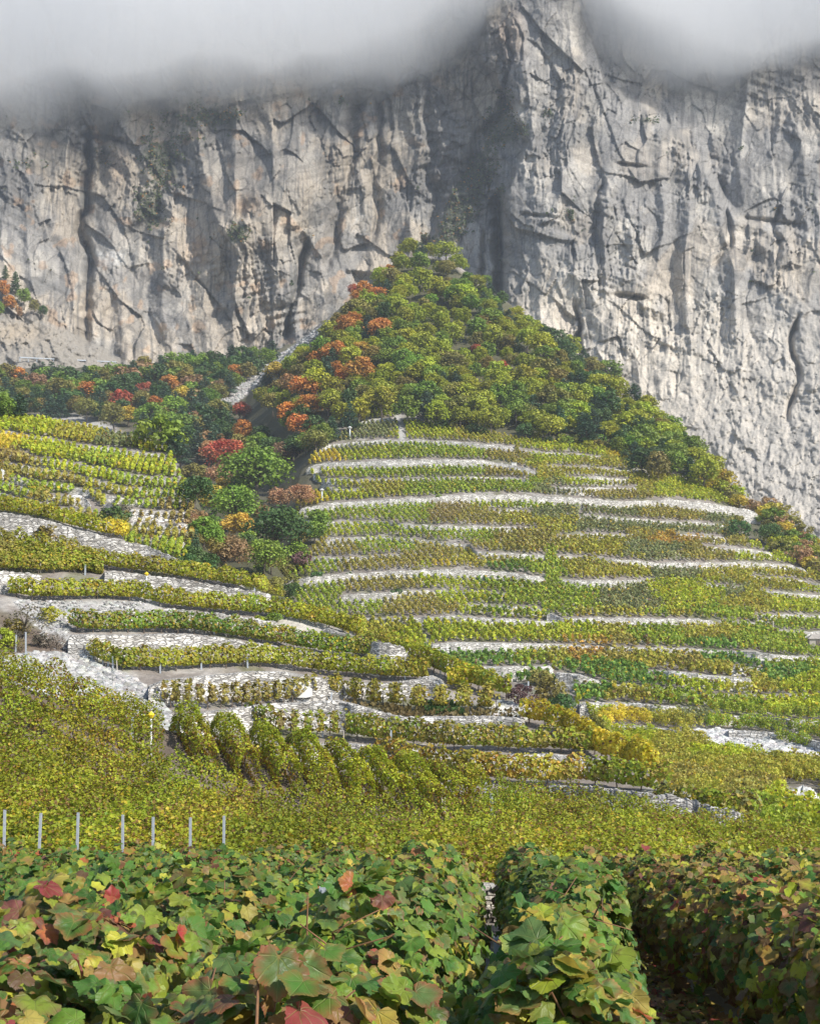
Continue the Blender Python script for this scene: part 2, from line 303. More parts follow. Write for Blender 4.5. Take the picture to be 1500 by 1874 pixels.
# ------------------------------------------------------------------ wall tables (x, y of the wall's top edge, visible thickness)
WH = [  # far slope, from the wood down: (ordinal, piece, points)
 (1, 'short top piece', [(657, 773, 4), (683, 767, 5), (723, 766, 4)]),
 (2, 'left and middle', [(580, 827, 5), (600, 814, 6), (650, 809, 6), (700, 805, 7), (750, 807, 5), (817, 807, 7), (883, 813, 8), (943, 819, 8)]),
 (2, 'right', [(950, 823, 5), (1000, 829, 5), (1050, 831, 4), (1100, 838, 3)]),
 (3, 'left and middle', [(560, 856, 6), (590, 848, 9), (650, 846, 10), (717, 843, 12), (817, 841, 11), (883, 843, 10), (917, 848, 8), (983, 862, 8)]),
 (3, 'right', [(1000, 853, 3), (1083, 857, 3), (1133, 860, 4), (1193, 863, 5)]),
 (4, 'left and middle', [(573, 863, 6), (593, 876, 5), (650, 878, 4), (750, 878, 3), (850, 873, 5), (933, 875, 5), (967, 880, 5)]),
 (4, 'right', [(1033, 872, 4), (1100, 874, 7), (1150, 878, 5)]),
 (5, 'short left end', [(585, 882, 8), (600, 891, 8), (617, 895, 5), (660, 897, 3)]),
 (5, 'right', [(1007, 892, 5), (1083, 893, 7), (1166, 893, 4)]),
 (6, 'long thick', [(545, 932, 9), (617, 920, 9), (683, 916, 9), (783, 911, 9), (850, 906, 11), (933, 905, 12), (1050, 911, 12), (1133, 918, 11), (1200, 916, 9), (1240, 915, 13), (1300, 922, 14), (1367, 933, 13), (1390, 943, 8)]),
 (7, 'left', [(893, 933, 3), (940, 934, 5), (977, 938, 3)]),
 (7, 'right', [(1057, 943, 4), (1133, 948, 6), (1233, 955, 6), (1327, 960, 5)]),
 (8, 'left', [(543, 950, 5), (583, 957, 7), (640, 955, 4), (700, 955, 3), (733, 960, 6), (800, 962, 8), (933, 965, 6), (983, 967, 3)]),
 (8, 'middle', [(1017, 983, 3), (1057, 977, 5), (1100, 978, 5), (1150, 981, 5)]),
 (8, 'right', [(1233, 977, 4), (1327, 983, 7)]),
 (9, 'left', [(597, 985, 8), (700, 983, 4), (783, 990, 5), (860, 997, 8), (867, 1008, 9), (900, 1012, 9), (1000, 1017, 8)]),
 (9, 'right', [(1017, 1017, 7), (1083, 1020, 4), (1127, 1024, 9), (1200, 1030, 9), (1267, 1030, 10), (1367, 1030, 9), (1450, 1035, 8), (1477, 1045, 6)]),
 (9, 'upper right', [(1283, 1000, 5), (1367, 1005, 8), (1413, 1013, 6)]),
 (10, 'left', [(560, 1022, 5), (617, 1021, 6), (700, 1017, 4), (733, 1015, 3)]),
 (10, 'right', [(1290, 1070, 5), (1360, 1076, 3)]),
 (11, 'long left', [(500, 1065, 9), (567, 1057, 12), (633, 1050, 11), (700, 1047, 9), (783, 1043, 11), (833, 1042, 14), (917, 1047, 12), (983, 1055, 12), (1000, 1060, 8)]),
 (11, 'middle', [(1023, 1060, 8), (1083, 1063, 12), (1120, 1062, 11), (1200, 1062, 4)]),
 (11, 'right', [(1373, 1055, 4), (1467, 1063, 5), (1500, 1070, 8), (1600, 1082, 8)]),
 (12, 'left', [(623, 1088, 12), (723, 1085, 12), (735, 1082, 8), (800, 1081, 5), (933, 1087, 3)]),
 (12, 'middle', [(850, 1107, 5), (917, 1110, 5), (993, 1115, 5)]),
 (12, 'right', [(1390, 1080, 4), (1440, 1085, 9), (1500, 1090, 9), (1600, 1098, 9)]),
 (13, 'left', [(623, 1128, 4), (700, 1133, 5), (760, 1131, 5), (833, 1128, 10), (900, 1133, 10), (1000, 1138, 8), (1030, 1140, 4)]),
 (13, 'middle', [(1000, 1120, 8), (1027, 1132, 6), (1077, 1132, 10), (1167, 1133, 12), (1277, 1134, 11), (1320, 1140, 6)]),
 (13, 'right', [(1377, 1127, 3), (1433, 1125, 8), (1500, 1128, 7), (1600, 1130, 7)]),
 (13, 'thin lower right', [(1280, 1136, 2), (1400, 1143, 3), (1427, 1157, 4), (1500, 1157, 4), (1600, 1160, 4)]),
 (14, 'left', [(785, 1182, 12), (833, 1177, 16), (920, 1179, 14), (1000, 1180, 10), (1100, 1185, 7), (1233, 1188, 9), (1333, 1193, 7), (1380, 1195, 12), (1417, 1200, 12), (1500, 1205, 7), (1600, 1212, 7)]),
 (15, 'left', [(877, 1222, 12), (930, 1222, 14), (983, 1221, 8), (1010, 1220, 8)]),
 (15, 'earth bank', [(1015, 1232, 14), (1060, 1236, 16), (1095, 1248, 8)]),
 (15, 'middle', [(1183, 1229, 6), (1233, 1230, 12), (1300, 1238, 12), (1377, 1244, 12)]),
 (15, 'right', [(1337, 1221, 7), (1400, 1226, 4)]),
 (16, 'long thin', [(1093, 1252, 5), (1173, 1259, 5), (1260, 1265, 5), (1283, 1272, 7), (1400, 1275, 6), (1500, 1274, 6), (1600, 1272, 6)]),
 (17, 'long', [(1060, 1288, 10), (1147, 1288, 11), (1207, 1293, 11), (1290, 1299, 7), (1307, 1310, 6), (1400, 1315, 6), (1440, 1318, 10), (1500, 1322, 10), (1600, 1330, 10)]),
 (18, 'left', [(1117, 1328, 9), (1183, 1331, 9), (1247, 1340, 10)]),
 (18, 'thin right', [(1333, 1338, 3), (1450, 1345, 3), (1500, 1360, 6), (1600, 1380, 6)]),
]
WD = [
 (1, [(0, 790, 5), (38, 796, 5), (101, 806, 4), (152, 815, 9), (203, 821, 9), (253, 827, 9), (303, 833, 9)]),
 (2, [(33, 823, 5), (63, 838, 8), (101, 843, 7), (152, 852, 8), (203, 861, 7), (253, 871, 9), (304, 875, 9), (332, 880, 8)]),
 (3, [(-60, 832, 5), (0, 845, 5), (30, 851, 8), (76, 859, 7), (127, 868, 5), (177, 882, 8), (228, 892, 6), (279, 899, 5), (355, 903, 5)]),
 (4, [(20, 873, 5), (76, 884, 6), (106, 885, 7), (139, 892, 6), (193, 906, 7), (253, 917, 5), (350, 920, 4)]),
 (5, [(0, 882, 6), (33, 890, 9), (61, 902, 6)]),
 (6, [(86, 908, 8), (130, 908, 11), (152, 910, 11), (167, 922, 7)]),
 (7, [(190, 918, 9), (236, 931, 14), (290, 936, 12), (350, 939, 6)]),
 (8, [(-60, 890, 8), (0, 902, 10), (51, 917, 9), (101, 930, 7), (177, 939, 6), (200, 945, 5)]),
 (9, [(238, 955, 5), (350, 960, 5)]), (10, [(223, 963, 4), (266, 970, 4), (345, 974, 5)]), (11, [(253, 988, 5), (350, 995, 4)]),
]
WC = [
 ('broad pale retaining wall above the topmost near vines', [(-150, 920, 22), (0, 938, 30), (76, 949, 32), (132, 967, 24), (177, 978, 22), (228, 991, 17), (266, 998, 14), (304, 1014, 13), (330, 1029, 10)]),
 ('short white wall left of the bushy vine block', [(-150, 1040, 24), (0, 1046, 22), (40, 1049, 14), (75, 1051, 6)]),
 ('long thin white wall below the upper diagonal vine strip', [(192, 1044, 4), (240, 1049, 6), (300, 1056, 7), (400, 1072, 8), (495, 1088, 5)]),
 ('wall under the grey gravel bank', [(240, 1120, 4), (285, 1116, 8), (310, 1114, 14), (350, 1120, 14), (400, 1123, 18), (440, 1128, 16), (490, 1138, 10), (510, 1140, 5)]),
 ('pale curved wall beside the gravel path', [(590, 1150, 7), (640, 1162, 11), (670, 1172, 10), (688, 1176, 24), (716, 1180, 24), (740, 1186, 14), (790, 1198, 6), (830, 1208, 3)]),
 ('pale wall under the second dark green vine strip', [(125, 1163, 14), (160, 1164, 20), (200, 1164, 18), (260, 1163, 14), (300, 1161, 17), (350, 1163, 17), (400, 1168, 14), (450, 1176, 10), (520, 1187, 7), (600, 1200, 5), (680, 1210, 4), (725, 1216, 3)]),
 ('bright wall carrying the smooth white concrete patch', [(272, 1258, 6), (300, 1247, 16), (350, 1241, 20), (400, 1237, 22), (460, 1231, 24), (520, 1232, 27), (570, 1240, 22), (640, 1250, 9), (700, 1254, 7), (760, 1246, 12), (790, 1238, 20), (815, 1250, 16)]),
 ('long uneven wall below the sparse brown vines', [(330, 1312, 10), (400, 1302, 16), (480, 1291, 20), (560, 1287, 22), (620, 1284, 30), (645, 1290, 32), (680, 1300, 24), (705, 1308, 14), (740, 1315, 14), (800, 1314, 16), (900, 1313, 18), (958, 1318, 20)]),
 ('lowest long thin white wall above the orange vines', [(500, 1360, 8), (560, 1363, 10), (640, 1363, 9), (700, 1370, 7), (800, 1378, 6), (950, 1385, 6), (1000, 1382, 6), (1060, 1388, 6), (1123, 1396, 5)]),
 ('grey rubble wall just beyond the nearest yellow vines', [(1005, 1440, 4), (1050, 1441, 12), (1083, 1443, 18), (1167, 1453, 22), (1240, 1459, 20), (1270, 1468, 14), (1300, 1477, 12), (1370, 1493, 6)]),
]
def wall_excl(px, py, Y, walls, hv, pre=2):
    m = np.zeros(np.shape(px), bool)
    for wl in walls:
        p = np.array(wl[-1], float); yt = np.interp(px, p[:, 0], p[:, 1]); th = np.interp(px, p[:, 0], p[:, 2])
        m |= (px > p[0, 0]) & (px < p[-1, 0]) & (py > yt - pre) & (py < yt + th + hv * F / Y)
    return m
# ------------------------------------------------------------------ ground mesh
nu, nv = 1000, 1150
u = np.linspace(-.55, .55, nu); vv = np.concatenate([np.linspace(-6, 4, 60), 4 * (620 / 4.) ** np.linspace(0, 1, nv - 59)[1:]])
U, Vv = np.meshgrid(u, vv); GX = U * (Vv + 12); GZ = ground(GX, Vv)
ppx, ppy = proj(np.stack([GX, Vv, GZ], -1)); ppx = np.where(Vv < 1, -9999, ppx)
GZ = GZ + .12 * fbm(GX / 2.5, Vv / 2.5, 5) * sst(Vv, 20, 50) + .6 * fbm(GX / 14, Vv / 14, 8) * sst(Vv, 180, 330)
n1 = fbm(GX / 3, Vv / 3, 2, 5); soil = np.array([.235, .205, .18]); c = np.ones(GX.shape + (3,)) * soil
def blend(c, m, col): return c * (1 - m[..., None]) + np.array(col) * m[..., None]
c = blend(c, sst(n1, 0, .5), (.34, .315, .285)); c = blend(c, sst(fbm(GX / 5, Vv / 5, 12), .15, .45) * (Vv > 45) * .6, (.12, .13, .05))
def pxmask(poly, soft=7): return sst(np.where(inpoly(ppx, ppy, poly), 1, -1) * polydist(ppx, ppy, poly), -soft, soft)
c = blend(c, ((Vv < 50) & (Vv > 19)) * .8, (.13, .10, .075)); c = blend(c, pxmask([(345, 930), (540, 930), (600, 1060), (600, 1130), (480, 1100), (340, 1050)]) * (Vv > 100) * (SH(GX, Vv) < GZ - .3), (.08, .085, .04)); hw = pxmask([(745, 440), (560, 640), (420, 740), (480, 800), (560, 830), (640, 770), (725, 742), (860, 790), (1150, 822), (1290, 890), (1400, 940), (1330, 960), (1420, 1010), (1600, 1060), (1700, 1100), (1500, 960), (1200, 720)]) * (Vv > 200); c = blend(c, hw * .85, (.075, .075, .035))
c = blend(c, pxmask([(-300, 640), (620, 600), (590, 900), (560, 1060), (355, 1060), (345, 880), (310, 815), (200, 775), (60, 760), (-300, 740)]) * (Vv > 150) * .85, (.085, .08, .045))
rub = pxmask([(20, 1203), (60, 1196), (120, 1195), (170, 1215), (230, 1235), (270, 1262), (305, 1300), (340, 1360), (0, 1300), (0, 1215)]) * (Vv > 48) * (Vv < 90)
c = blend(c, rub, (.48, .475, .46)); gb = pxmask([(20, 1096), (60, 1100), (280, 1100), (300, 1112), (240, 1125), (140, 1122), (125, 1160), (170, 1190), (150, 1205), (60, 1140)]) * (Vv > 48) * (Vv < 110)
c = blend(c, gb, (.42, .41, .39)); red = pxmask([(0, 1120), (60, 1150), (120, 1175), (130, 1195), (50, 1200), (0, 1195)]) * (Vv > 48) * (Vv < 110); c = blend(c, red, (.17, .13, .10))
c = blend(c, pxmask([(505, 1130), (560, 1138), (620, 1156), (690, 1178), (640, 1176), (560, 1160), (510, 1145)]) * (Vv > 60) * (Vv < 110), (.48, .45, .40))
c = blend(c, pxmask([(58, 765), (90, 757), (140, 758), (200, 778), (232, 797), (170, 790), (110, 778)]) * (Vv > 120) * (Vv < 420), (.42, .41, .39))
c = blend(c, pxmask([(402, 735), (472, 676), (532, 636), (598, 590), (606, 594), (550, 640), (482, 696), (428, 742)], 4) * (Vv > 200) * (.55 + .45 * sst(fbm(GX / 3, Vv / 5, 231, 4), -.2, .3)), (.36, .35, .335))
c = blend(c, pxmask([(1255, 1336), (1323, 1335), (1400, 1352), (1500, 1374), (1620, 1400), (1620, 1435), (1500, 1406), (1400, 1388), (1310, 1380), (1290, 1364), (1256, 1352)], 4) * (Vv > 70) * (Vv < 160), (.62, .61, .59))
c = blend(c, pxmask([(716, 738), (728, 740), (742, 806), (732, 806)], 3) * (Vv > 200), (.42, .41, .39))
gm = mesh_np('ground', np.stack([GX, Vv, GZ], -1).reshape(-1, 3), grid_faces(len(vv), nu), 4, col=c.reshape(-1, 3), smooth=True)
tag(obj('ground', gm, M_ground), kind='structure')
# rubble stones on the diagonal grey slope and gravel heaps (real stones, uncountable)
def ico():
    t = (1 + 5 ** .5) / 2; v = np.array([[-1, t, 0], [1, t, 0], [-1, -t, 0], [1, -t, 0], [0, -1, t], [0, 1, t], [0, -1, -t], [0, 1, -t], [t, 0, -1], [t, 0, 1], [-t, 0, -1], [-t, 0, 1]]) / 1.9
    f = np.array([[0, 11, 5], [0, 5, 1], [0, 1, 7], [0, 7, 10], [0, 10, 11], [1, 5, 9], [5, 11, 4], [11, 10, 2], [10, 7, 6], [7, 1, 8], [3, 9, 4], [3, 4, 2], [3, 2, 6], [3, 6, 8], [3, 8, 9], [4, 9, 5], [2, 4, 11], [6, 2, 10], [8, 6, 7], [9, 8, 1]])
    return v, f
def stones(name, poly, n, y0, y1, smin, smax, fn=ground, tone=(.50, .49, .465), label='', cat='rubble'):
    xs = [p[0] for p in poly]; ys = [p[1] for p in poly]; px = R.uniform(min(xs), max(xs), n); py = R.uniform(min(ys), max(ys), n); m = inpoly(px, py, poly); px, py = px[m], py[m]
    p, ok = cast(fn, px, py, y0, y1, 500); p = p[ok]; k = len(p); v, f = ico()
    s = smin * (smax / smin) ** (R.uniform(0, 1, k) ** 1.6); sc3 = np.stack([s, s * R.uniform(.6, 1, k), s * R.uniform(.35, .7, k)], -1)
    a = R.uniform(0, 6.28, k); vj = v[None] * R.uniform(.75, 1.2, (k, 12, 1)) * sc3[:, None, :]
    x = vj[..., 0] * np.cos(a)[:, None] - vj[..., 1] * np.sin(a)[:, None]; y = vj[..., 0] * np.sin(a)[:, None] + vj[..., 1] * np.cos(a)[:, None]
    V = np.stack([x, y, vj[..., 2]], -1) + p[:, None, :]; Fc = f[None] + (np.arange(k) * 12)[:, None, None]
    col = np.repeat(np.array(tone)[None] * R.uniform(.6, 1.25, (k, 1)) * (1 + R.uniform(-.04, .04, (k, 3))), 12, 0)
    o = obj(name, mesh_np(name, V.reshape(-1, 3), Fc, 3, col=col), M_rock); tag(o, label, cat, kind='stuff'); return o
stones('rubble', [(15, 1203), (60, 1194), (120, 1195), (170, 1213), (230, 1235), (272, 1262), (305, 1300), (320, 1330), (0, 1300)], 9000, 48, 100, .08, .34, label='grey rubble slope running diagonally behind the nearest yellow vines')
stones('loose_stones', [(20, 1096), (60, 1100), (280, 1102), (290, 1114), (240, 1128), (140, 1122), (125, 1165), (165, 1195), (150, 1207), (100, 1190), (60, 1140)], 3500, 48, 110, .06, .22, label='loose pale stones on the gravel bank below the green vine strip')
stones('rubble', [(1255, 1336), (1323, 1335), (1400, 1352), (1500, 1374), (1600, 1396), (1600, 1430), (1500, 1402), (1400, 1384), (1310, 1378), (1290, 1364), (1256, 1350)], 9000, 66, 160, .12, .5, fn=SH, tone=(.66, .65, .62), label='broad white rubble bank between the valley field and the upper strips')
stones('scree_streak', [(402, 735), (472, 676), (532, 636), (598, 590), (606, 594), (550, 640), (482, 696), (428, 742)], 16000, 200, 520, .25, 1.1, tone=(.44, .43, .41), label='narrow grey scree streak between the left wood and the cone wood', cat='scree')
stones('loose_stones', [(900, 1292), (930, 1286), (965, 1298), (975, 1316), (900, 1312)], 2600, 50, 100, .1, .38, fn=SC, tone=(.62, .60, .55), label='heap of loose pale stones beside the purple-brown bush')
# ------------------------------------------------------------------ walls
def wall(name, pts, fn, y0, y1, hv, mat, lab, group, jit, rows=5, tk=1.):
    p = np.array(pts, float); step = 3.0 if hv < 1.0 or True else 3.0
    xs = np.arange(p[0, 0], p[-1, 0] + step, step); yt = np.interp(xs, p[:, 0], p[:, 1]); th = np.interp(xs, p[:, 0], p[:, 2]) * tk
    ends = np.minimum(1, np.minimum(xs - xs[0], xs[-1] - xs) / 10 + .35); 
    Yg = cast(fn, xs, yt + th, y0, y1)[0][:, 1]
    pb, _ = cast(fn, xs, yt + th + hv * F / np.maximum(Yg, 10), y0, y1)
    k = np.ones(5) / 5; Yb = np.convolve(np.pad(pb[:, 1], 2, mode='edge'), k, 'valid'); base = pb.copy()
    base[:, 1] = Yb; base[:, 0] = (xs - CX) / F * Yb / (cP) * 1.0; base = P(xs, proj(pb)[1], Yb)
    top = P(xs, yt - 0.6 + (1 - ends) * th, Yb + .12); top = P(xs, yt - 0.6 + (1 - ends) * th, Yb + .1 + .32 * np.abs(top[:, 2] - base[:, 2]))
    top[:, 2] += jit * (.6 * noise(xs / 11, xs * 0 + 3.3, 4) + .5 * noise(xs / 4.5, xs * 0 + 7.7, 9))
    back, _ = cast(fn, xs, yt - 1.5, y0, y1); back[:, 1] = np.maximum(back[:, 1], top[:, 1] + .5); back = np.stack([back[:, 0], np.minimum(back[:, 1], top[:, 1] + 14), np.minimum(top[:, 2], fn(back[:, 0], back[:, 1]) + .05)], -1)
    L = []
    low = base.copy(); low[:, 2] -= .6; L.append(low)
    for r in range(rows + 1):
        t = r / rows; q = base * (1 - t) + top * t; q[:, 1] += jit * .55 * noise(q[:, 0] / .9, q[:, 2] / .5, 11); L.append(q)
    lip = top.copy(); lip[:, 1] += .35; lip[:, 2] += .01; L.append(lip); L.append(back); bl = back.copy(); bl[:, 2] -= 1.2; L.append(bl)
    V = np.stack(L, 0); nr, nc = V.shape[:2]; Fc = [list(f) for f in grid_faces(nr, nc)]
    e1 = [r * nc for r in range(nr)]; e2 = [r * nc + nc - 1 for r in range(nr)][::-1]
    flat = np.concatenate([np.array(Fc).ravel(), e1, e2]); fs = np.r_[np.full(len(Fc), 4), len(e1), len(e2)]
    o = obj(name, mesh_np(name, V.reshape(-1, 3), flat, fs), mat); tag(o, lab, 'wall', group, 'thing'); return o
ORD = ['', 'first', 'second', 'third', 'fourth', 'fifth', 'sixth', 'seventh', 'eighth', 'ninth', 'tenth', 'eleventh', 'twelfth', 'thirteenth', 'fourteenth', 'fifteenth', 'sixteenth', 'seventeenth', 'eighteenth']
for od, piece, pts in WH:
    wall('stone_wall', pts, SH, 60, 330, .4, M_wall_far, f'pale dry stone wall, {piece} part, {ORD[od]} terrace below the wood on far slope', 'terrace walls on the far slope', .25, tk=1.5)
for od, pts in WD:
    wall('stone_wall', pts, SD, 100, 230, .3, M_wall_far, f'pale dry stone wall, {ORD[od]} terrace down the slope left of the ravine', 'terrace walls left of the ravine', .2, tk=1.25)
for lab, pts in WC:
    wall('stone_wall', pts, SC, 45, 120, .68, M_wall_mid, lab, 'terrace walls on the near spur', .14, rows=7)
# ------------------------------------------------------------------ cliff
def SCR(px, py): return sst(py - np.interp(px, [-300, 0, 60, 130, 240, 330], [560, 583, 586, 604, 668, 730]) + 4 * noise(px / 14., py / 14., 211), -4, 8) * (px < 330)
def cliff_Y(px, py):
    px = np.asarray(px, float); py = np.asarray(py, float); X = (px - 750) * .24; Z = (1100 - py) * .24
    Y = 528 + .34 * (Z - 90)
    ctl = np.array([(-150, 400, -12), (60, 350, 0), (150, 350, 14), (230, 400, 8), (330, 350, 5), (430, 450, -15), (520, 350, -12), (560, 560, 0), (620, 420, 12), (700, 300, 18), (650, 560, 0), (800, 350, 18), (870, 300, 10),
        (950, 400, -12), (1050, 400, -22), (1200, 400, -18), (1350, 400, -14), (1500, 400, -10), (1650, 400, -12), (1000, 150, -8), (1000, 0, -8), (780, 150, 16), (600, 120, 20), (300, 120, 15), (0, 120, 15), (1150, 60, 26), (1300, 150, 22), (1500, 150, 12),
        (1250, 600, -25), (1450, 560, -26), (1300, 750, -48), (1450, 850, -80), (1500, 1000, -125), (1700, 900, -110), (1100, 700, -36), (940, 620, -22), (-60, 640, -52), (100, 610, -38), (200, 670, -26), (400, 660, -10), (250, 540, 2), (0, 500, -22), (-200, 600, -55), (800, -200, 20), (200, -200, 20), (1400, -200, 25), (500, 800, -10), (0, 800, -70)], float)
    c = np.c_[ctl[:, 0], ctl[:, 1] * 1.0, ctl[:, 2]]; t = TPS(c, .02); Y = Y + t(px, py)
    wpx = px + 9 * fbm(px / 60, py / 60, 21, 3)
    # the great spur: abrupt left edge
    xe = np.interp(py, [-260, 0, 110, 200, 260, 330, 400, 560, 700], [880, 882, 884, 950, 960, 930, 915, 925, 940]) + 5 * noise(py / 25., py * 0 + 2.2, 3) + 10 * noise(py / 80., py * 0 + 5.2, 3)
    Y = Y - 12 * sst(px, xe - 7, xe + 5) + 4 * sst(px, xe - 130, xe - 10) * (1 - sst(px, xe - 7, xe + 5)) * sst(py, 640, 540)
    # upper back wall right of the spur set behind a slanting crest
    xc = [1030, 1075, 1110, 1180, 1250, 1300, 1345, 1420, 1700]; yc = [-50, 60, 170, 205, 262, 330, 400, 430, 440]
    d = np.interp(px, xc, yc) + 10 * noise(px / 30., px * 0 + 1.1, 6) - py
    Y = Y + 15 * sst(d, -4, 22) * sst(px, 1040, 1090) * (1 - .75 * sst(px, 1280, 1420))
    # chimneys and grooves: centre line, half width, depth
    for xs_, ys_, wd, dp in [((165, 160, 152, 165, 150), (250, 330, 430, 470, 620), 9, 15), ((885, 882, 884), (430, 480, 545), 4, 9), ((908, 915, 912), (370, 470, 565), 9, 24), ((195, 190), (240, 330), 14, 9), ((560, 545, 525), (450, 520, 610), 7, 12),
        ((655, 640, 612, 600), (180, 300, 420, 480), 9, 8), ((700, 690, 688), (150, 330, 430), 7, 7), ((300, 320, 280, 250), (180, 300, 400, 430), 26, 8), ((455, 425, 400), (380, 430, 540), 16, 6), ((1100, 1090, 1098), (330, 420, 520), 7, 5), ((1320, 1335, 1330, 1310), (330, 400, 440, 480), 6, 6), ((1455, 1450, 1462, 1440), (590, 640, 700, 760), 5, 9), ((1430, 1415, 1432), (380, 420, 460), 5, 6),
        ((1050, 1060, 1050), (570, 600, 625), 5, 7), ((205, 210), (560, 660), 12, 8), ((800, 790, 760), (340, 430, 470), 12, 8), ((850, 870, 930), (330, 260, 190), 14, 8), ((780, 790), (60, 330), 10, 6), ((930, 925), (60, 200), 5, 6)]:
        xg = np.interp(py, ys_[::(1 if ys_[0] < ys_[-1] else -1)], xs_[::(1 if ys_[0] < ys_[-1] else -1)]); lo, hi = min(ys_), max(ys_)
        Y = Y + dp * np.exp(-((wpx - xg) / wd) ** 2) * sst(py, lo - 25, lo + 15) * sst(py, hi + 25, hi - 10)
    # horizontal overhang notches
    for x0, x1, y0, tk, dp in [(1125, 1175, 540, 5, 6), (640, 705, 492, 6, -7), (960, 1010, 392, 4, 4), (280, 330, 300, 20, 4), (1360, 1450, 400, 5, 5), (1130, 1180, 300, 4, 5), (150, 230, 250, 5, 6)]:
        Y = Y + dp * np.exp(-((py - y0 - .12 * (px - x0)) / tk) ** 2) * sst(px, x0 - 15, x0 + 10) * sst(px, x1 + 15, x1 - 10)
    apron = np.clip(sst(py - (560 + (1500 - px) * .55), -160, 240) * sst(px, 950, 1150) + SCR(px, py), 0, 1) * .85
    am0 = 1 - apron; rf = .28 + .95 * sst(fbm(X / 26, Z / 34, 201, 3), -.12, .38); am = am0 * rf
    Y = Y - 5 * SCR(px, py)
    Xw = X + 1.6 * fbm(X / 22, Z / 30, 31, 3); Zw = Z + 2.2 * fbm(X / 25, Z / 25, 35, 3)
    rg = lambda n: 1 - 2 * np.abs(n)
    Y = Y - am0 * 4.6 * rg(fbm(Xw / 22, Zw / 90, 41, 2)) - am * 1.3 * rg(fbm(Xw / 9, Zw / 34, 43, 2)) - am * .8 * rg(fbm(Xw / 4.2, Zw / 24, 45, 3)) - am * .4 * rg(noise(Xw / 2., Zw / 7, 47))
    o1, e1, r1 = facets((Xw + .25 * Z) / 11, (Zw - .4 * X * np.where(X < -60, -1, .3)) / 17, 51); o0, e0, r0 = facets((Xw + .35 * Z) / 27, (Zw - .3 * X * np.where(X < -60, -1, .4)) / 36, 57); Y = Y + am0 * 3.2 * o0 + am0 * 2.3 * o1
    o2, e2, r2 = facets(Xw / 4.2, Zw / 7.5, 55); Y = Y + (am * .95 + .15) * o2
    o3, e3, r3 = facets(Xw / 1.7, Zw / 2.6, 59); Y = Y + (am * .5 + .2) * o3
    sx = np.where(X < -95, .55, np.where(X < 40, -.2, .35)); st = noise(X / 60, (Z + sx * X) / 4.2, 61) + .6 * noise(X / 30, (Z + sx * X) / 1.9, 62); Y = Y + (am * 1.0 + .12) * st * (.4 + sst(noise(X / 30, Z / 30, 64), -.2, .4))
    Y = Y + .25 * am * fbm(X / 1.1, Z / 1.4, 71, 2) + apron * (2.6 * fbm((X + Z * .9) / 16, (Z - X * .5) / 16, 75, 6, .62) + 1.1 * o2 + .5 * o3)
    return Y, dict(o1=o1, o2=o2, r1=r1, r2=r2, r3=r3, e1=e1, e2=e2, apron=apron, X=X, Z=Z, Xw=Xw, Zw=Zw, st=st)
cpx = np.arange(-210, 1711, 1.75); cpy = np.arange(1090, -250, -1.75); CPX, CPY = np.meshgrid(cpx, cpy)
CYY, q = cliff_Y(CPX, CPY); CV = P(CPX, CPY, CYY)
X, Z = q['X'], q['Z']
warm = sst(fbm(X / 32, Z / 34, 81, 4) + .25 * noise(X / 6, Z / 22, 83), -.12, .38)
warm = np.clip(warm + .9 * np.exp(-(((CPX - 400) / 190) ** 2 + ((CPY - 420) / 130) ** 2)) - .5 * sst(CPX, 900, 1000) * sst(CPY, 560, 400), 0, 1)
lite = sst(fbm(X / 20, Z / 28, 85, 4) + .25 * q['r2'] - .1, -.1, .5)
cc = np.ones(X.shape + (3,)) * np.array([.27, .275, .285]); cc = blend(cc, lite * .8, (.47, .465, .45)); cc = blend(cc, warm * .6, (.52, .465, .39))
low = sst(CPY - (430 + .18 * np.abs(CPX - 1000)), 0, 160) * sst(CPX, 900, 960); cc = blend(cc, low * .75, (.60, .575, .53))
dk = sst(fbm(q['Xw'] / 1.5, Z / 34, 91, 4) + .5 * fbm(X / 18, Z / 22, 92, 2), .15, .6); cc = blend(cc, dk * .6, (.15, .155, .165))
dk2 = sst(fbm(X / 14, Z / 18, 93, 5), .18, .5); cc = blend(cc, dk2 * .6 * (1 - low * .6), (.18, .185, .19))
ora = .6 * sst(fbm(X / 9, Z / 9, 97, 3), .42, .65) * sst(CPX, 900, 700) + .9 * np.exp(-(((CPX - 450) / 22) ** 2 + ((CPY - 375) / 16) ** 2)) + .6 * np.exp(-(((CPX - 365) / 26) ** 2 + ((CPY - 460) / 30) ** 2)) + .5 * np.exp(-(((CPX - 215) / 18) ** 2 + ((CPY - 300) / 40) ** 2)) + .5 * np.exp(-(((CPX - 930) / 25) ** 2 + ((CPY - 60) / 50) ** 2)); cc = blend(cc, np.clip(ora, 0, 1) * .6, (.52, .34, .20))
wht = np.exp(-(((CPX - 205) / 32) ** 2 + ((CPY - 470) / 14) ** 2)) + .5 * np.exp(-(((CPX - 655) / 18) ** 2 + ((CPY - 390) / 45) ** 2)); cc = blend(cc, np.clip(wht * (1 + fbm(X / 3, Z / 3, 99)), 0, 1) * .8, (.62, .64, .66))
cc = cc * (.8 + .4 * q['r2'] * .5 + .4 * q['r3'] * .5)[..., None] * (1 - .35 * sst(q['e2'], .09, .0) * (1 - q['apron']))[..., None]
cc = blend(cc, q['apron'] * .8, (.44, .435, .425)); cc = blend(cc, q['apron'] * sst(fbm((X + Z) / 14, (Z - X) / 8, 101, 4), 0, .4) * .6, (.30, .305, .31))
scree = SCR(CPX, CPY); cc = blend(cc, scree * .92, (.30, .29, .275)); cc = blend(cc, scree * .6 * np.exp(-(((CPX - 30) / 60) ** 2 + ((CPY - 610) / 22) ** 2)), (.44, .38, .30))
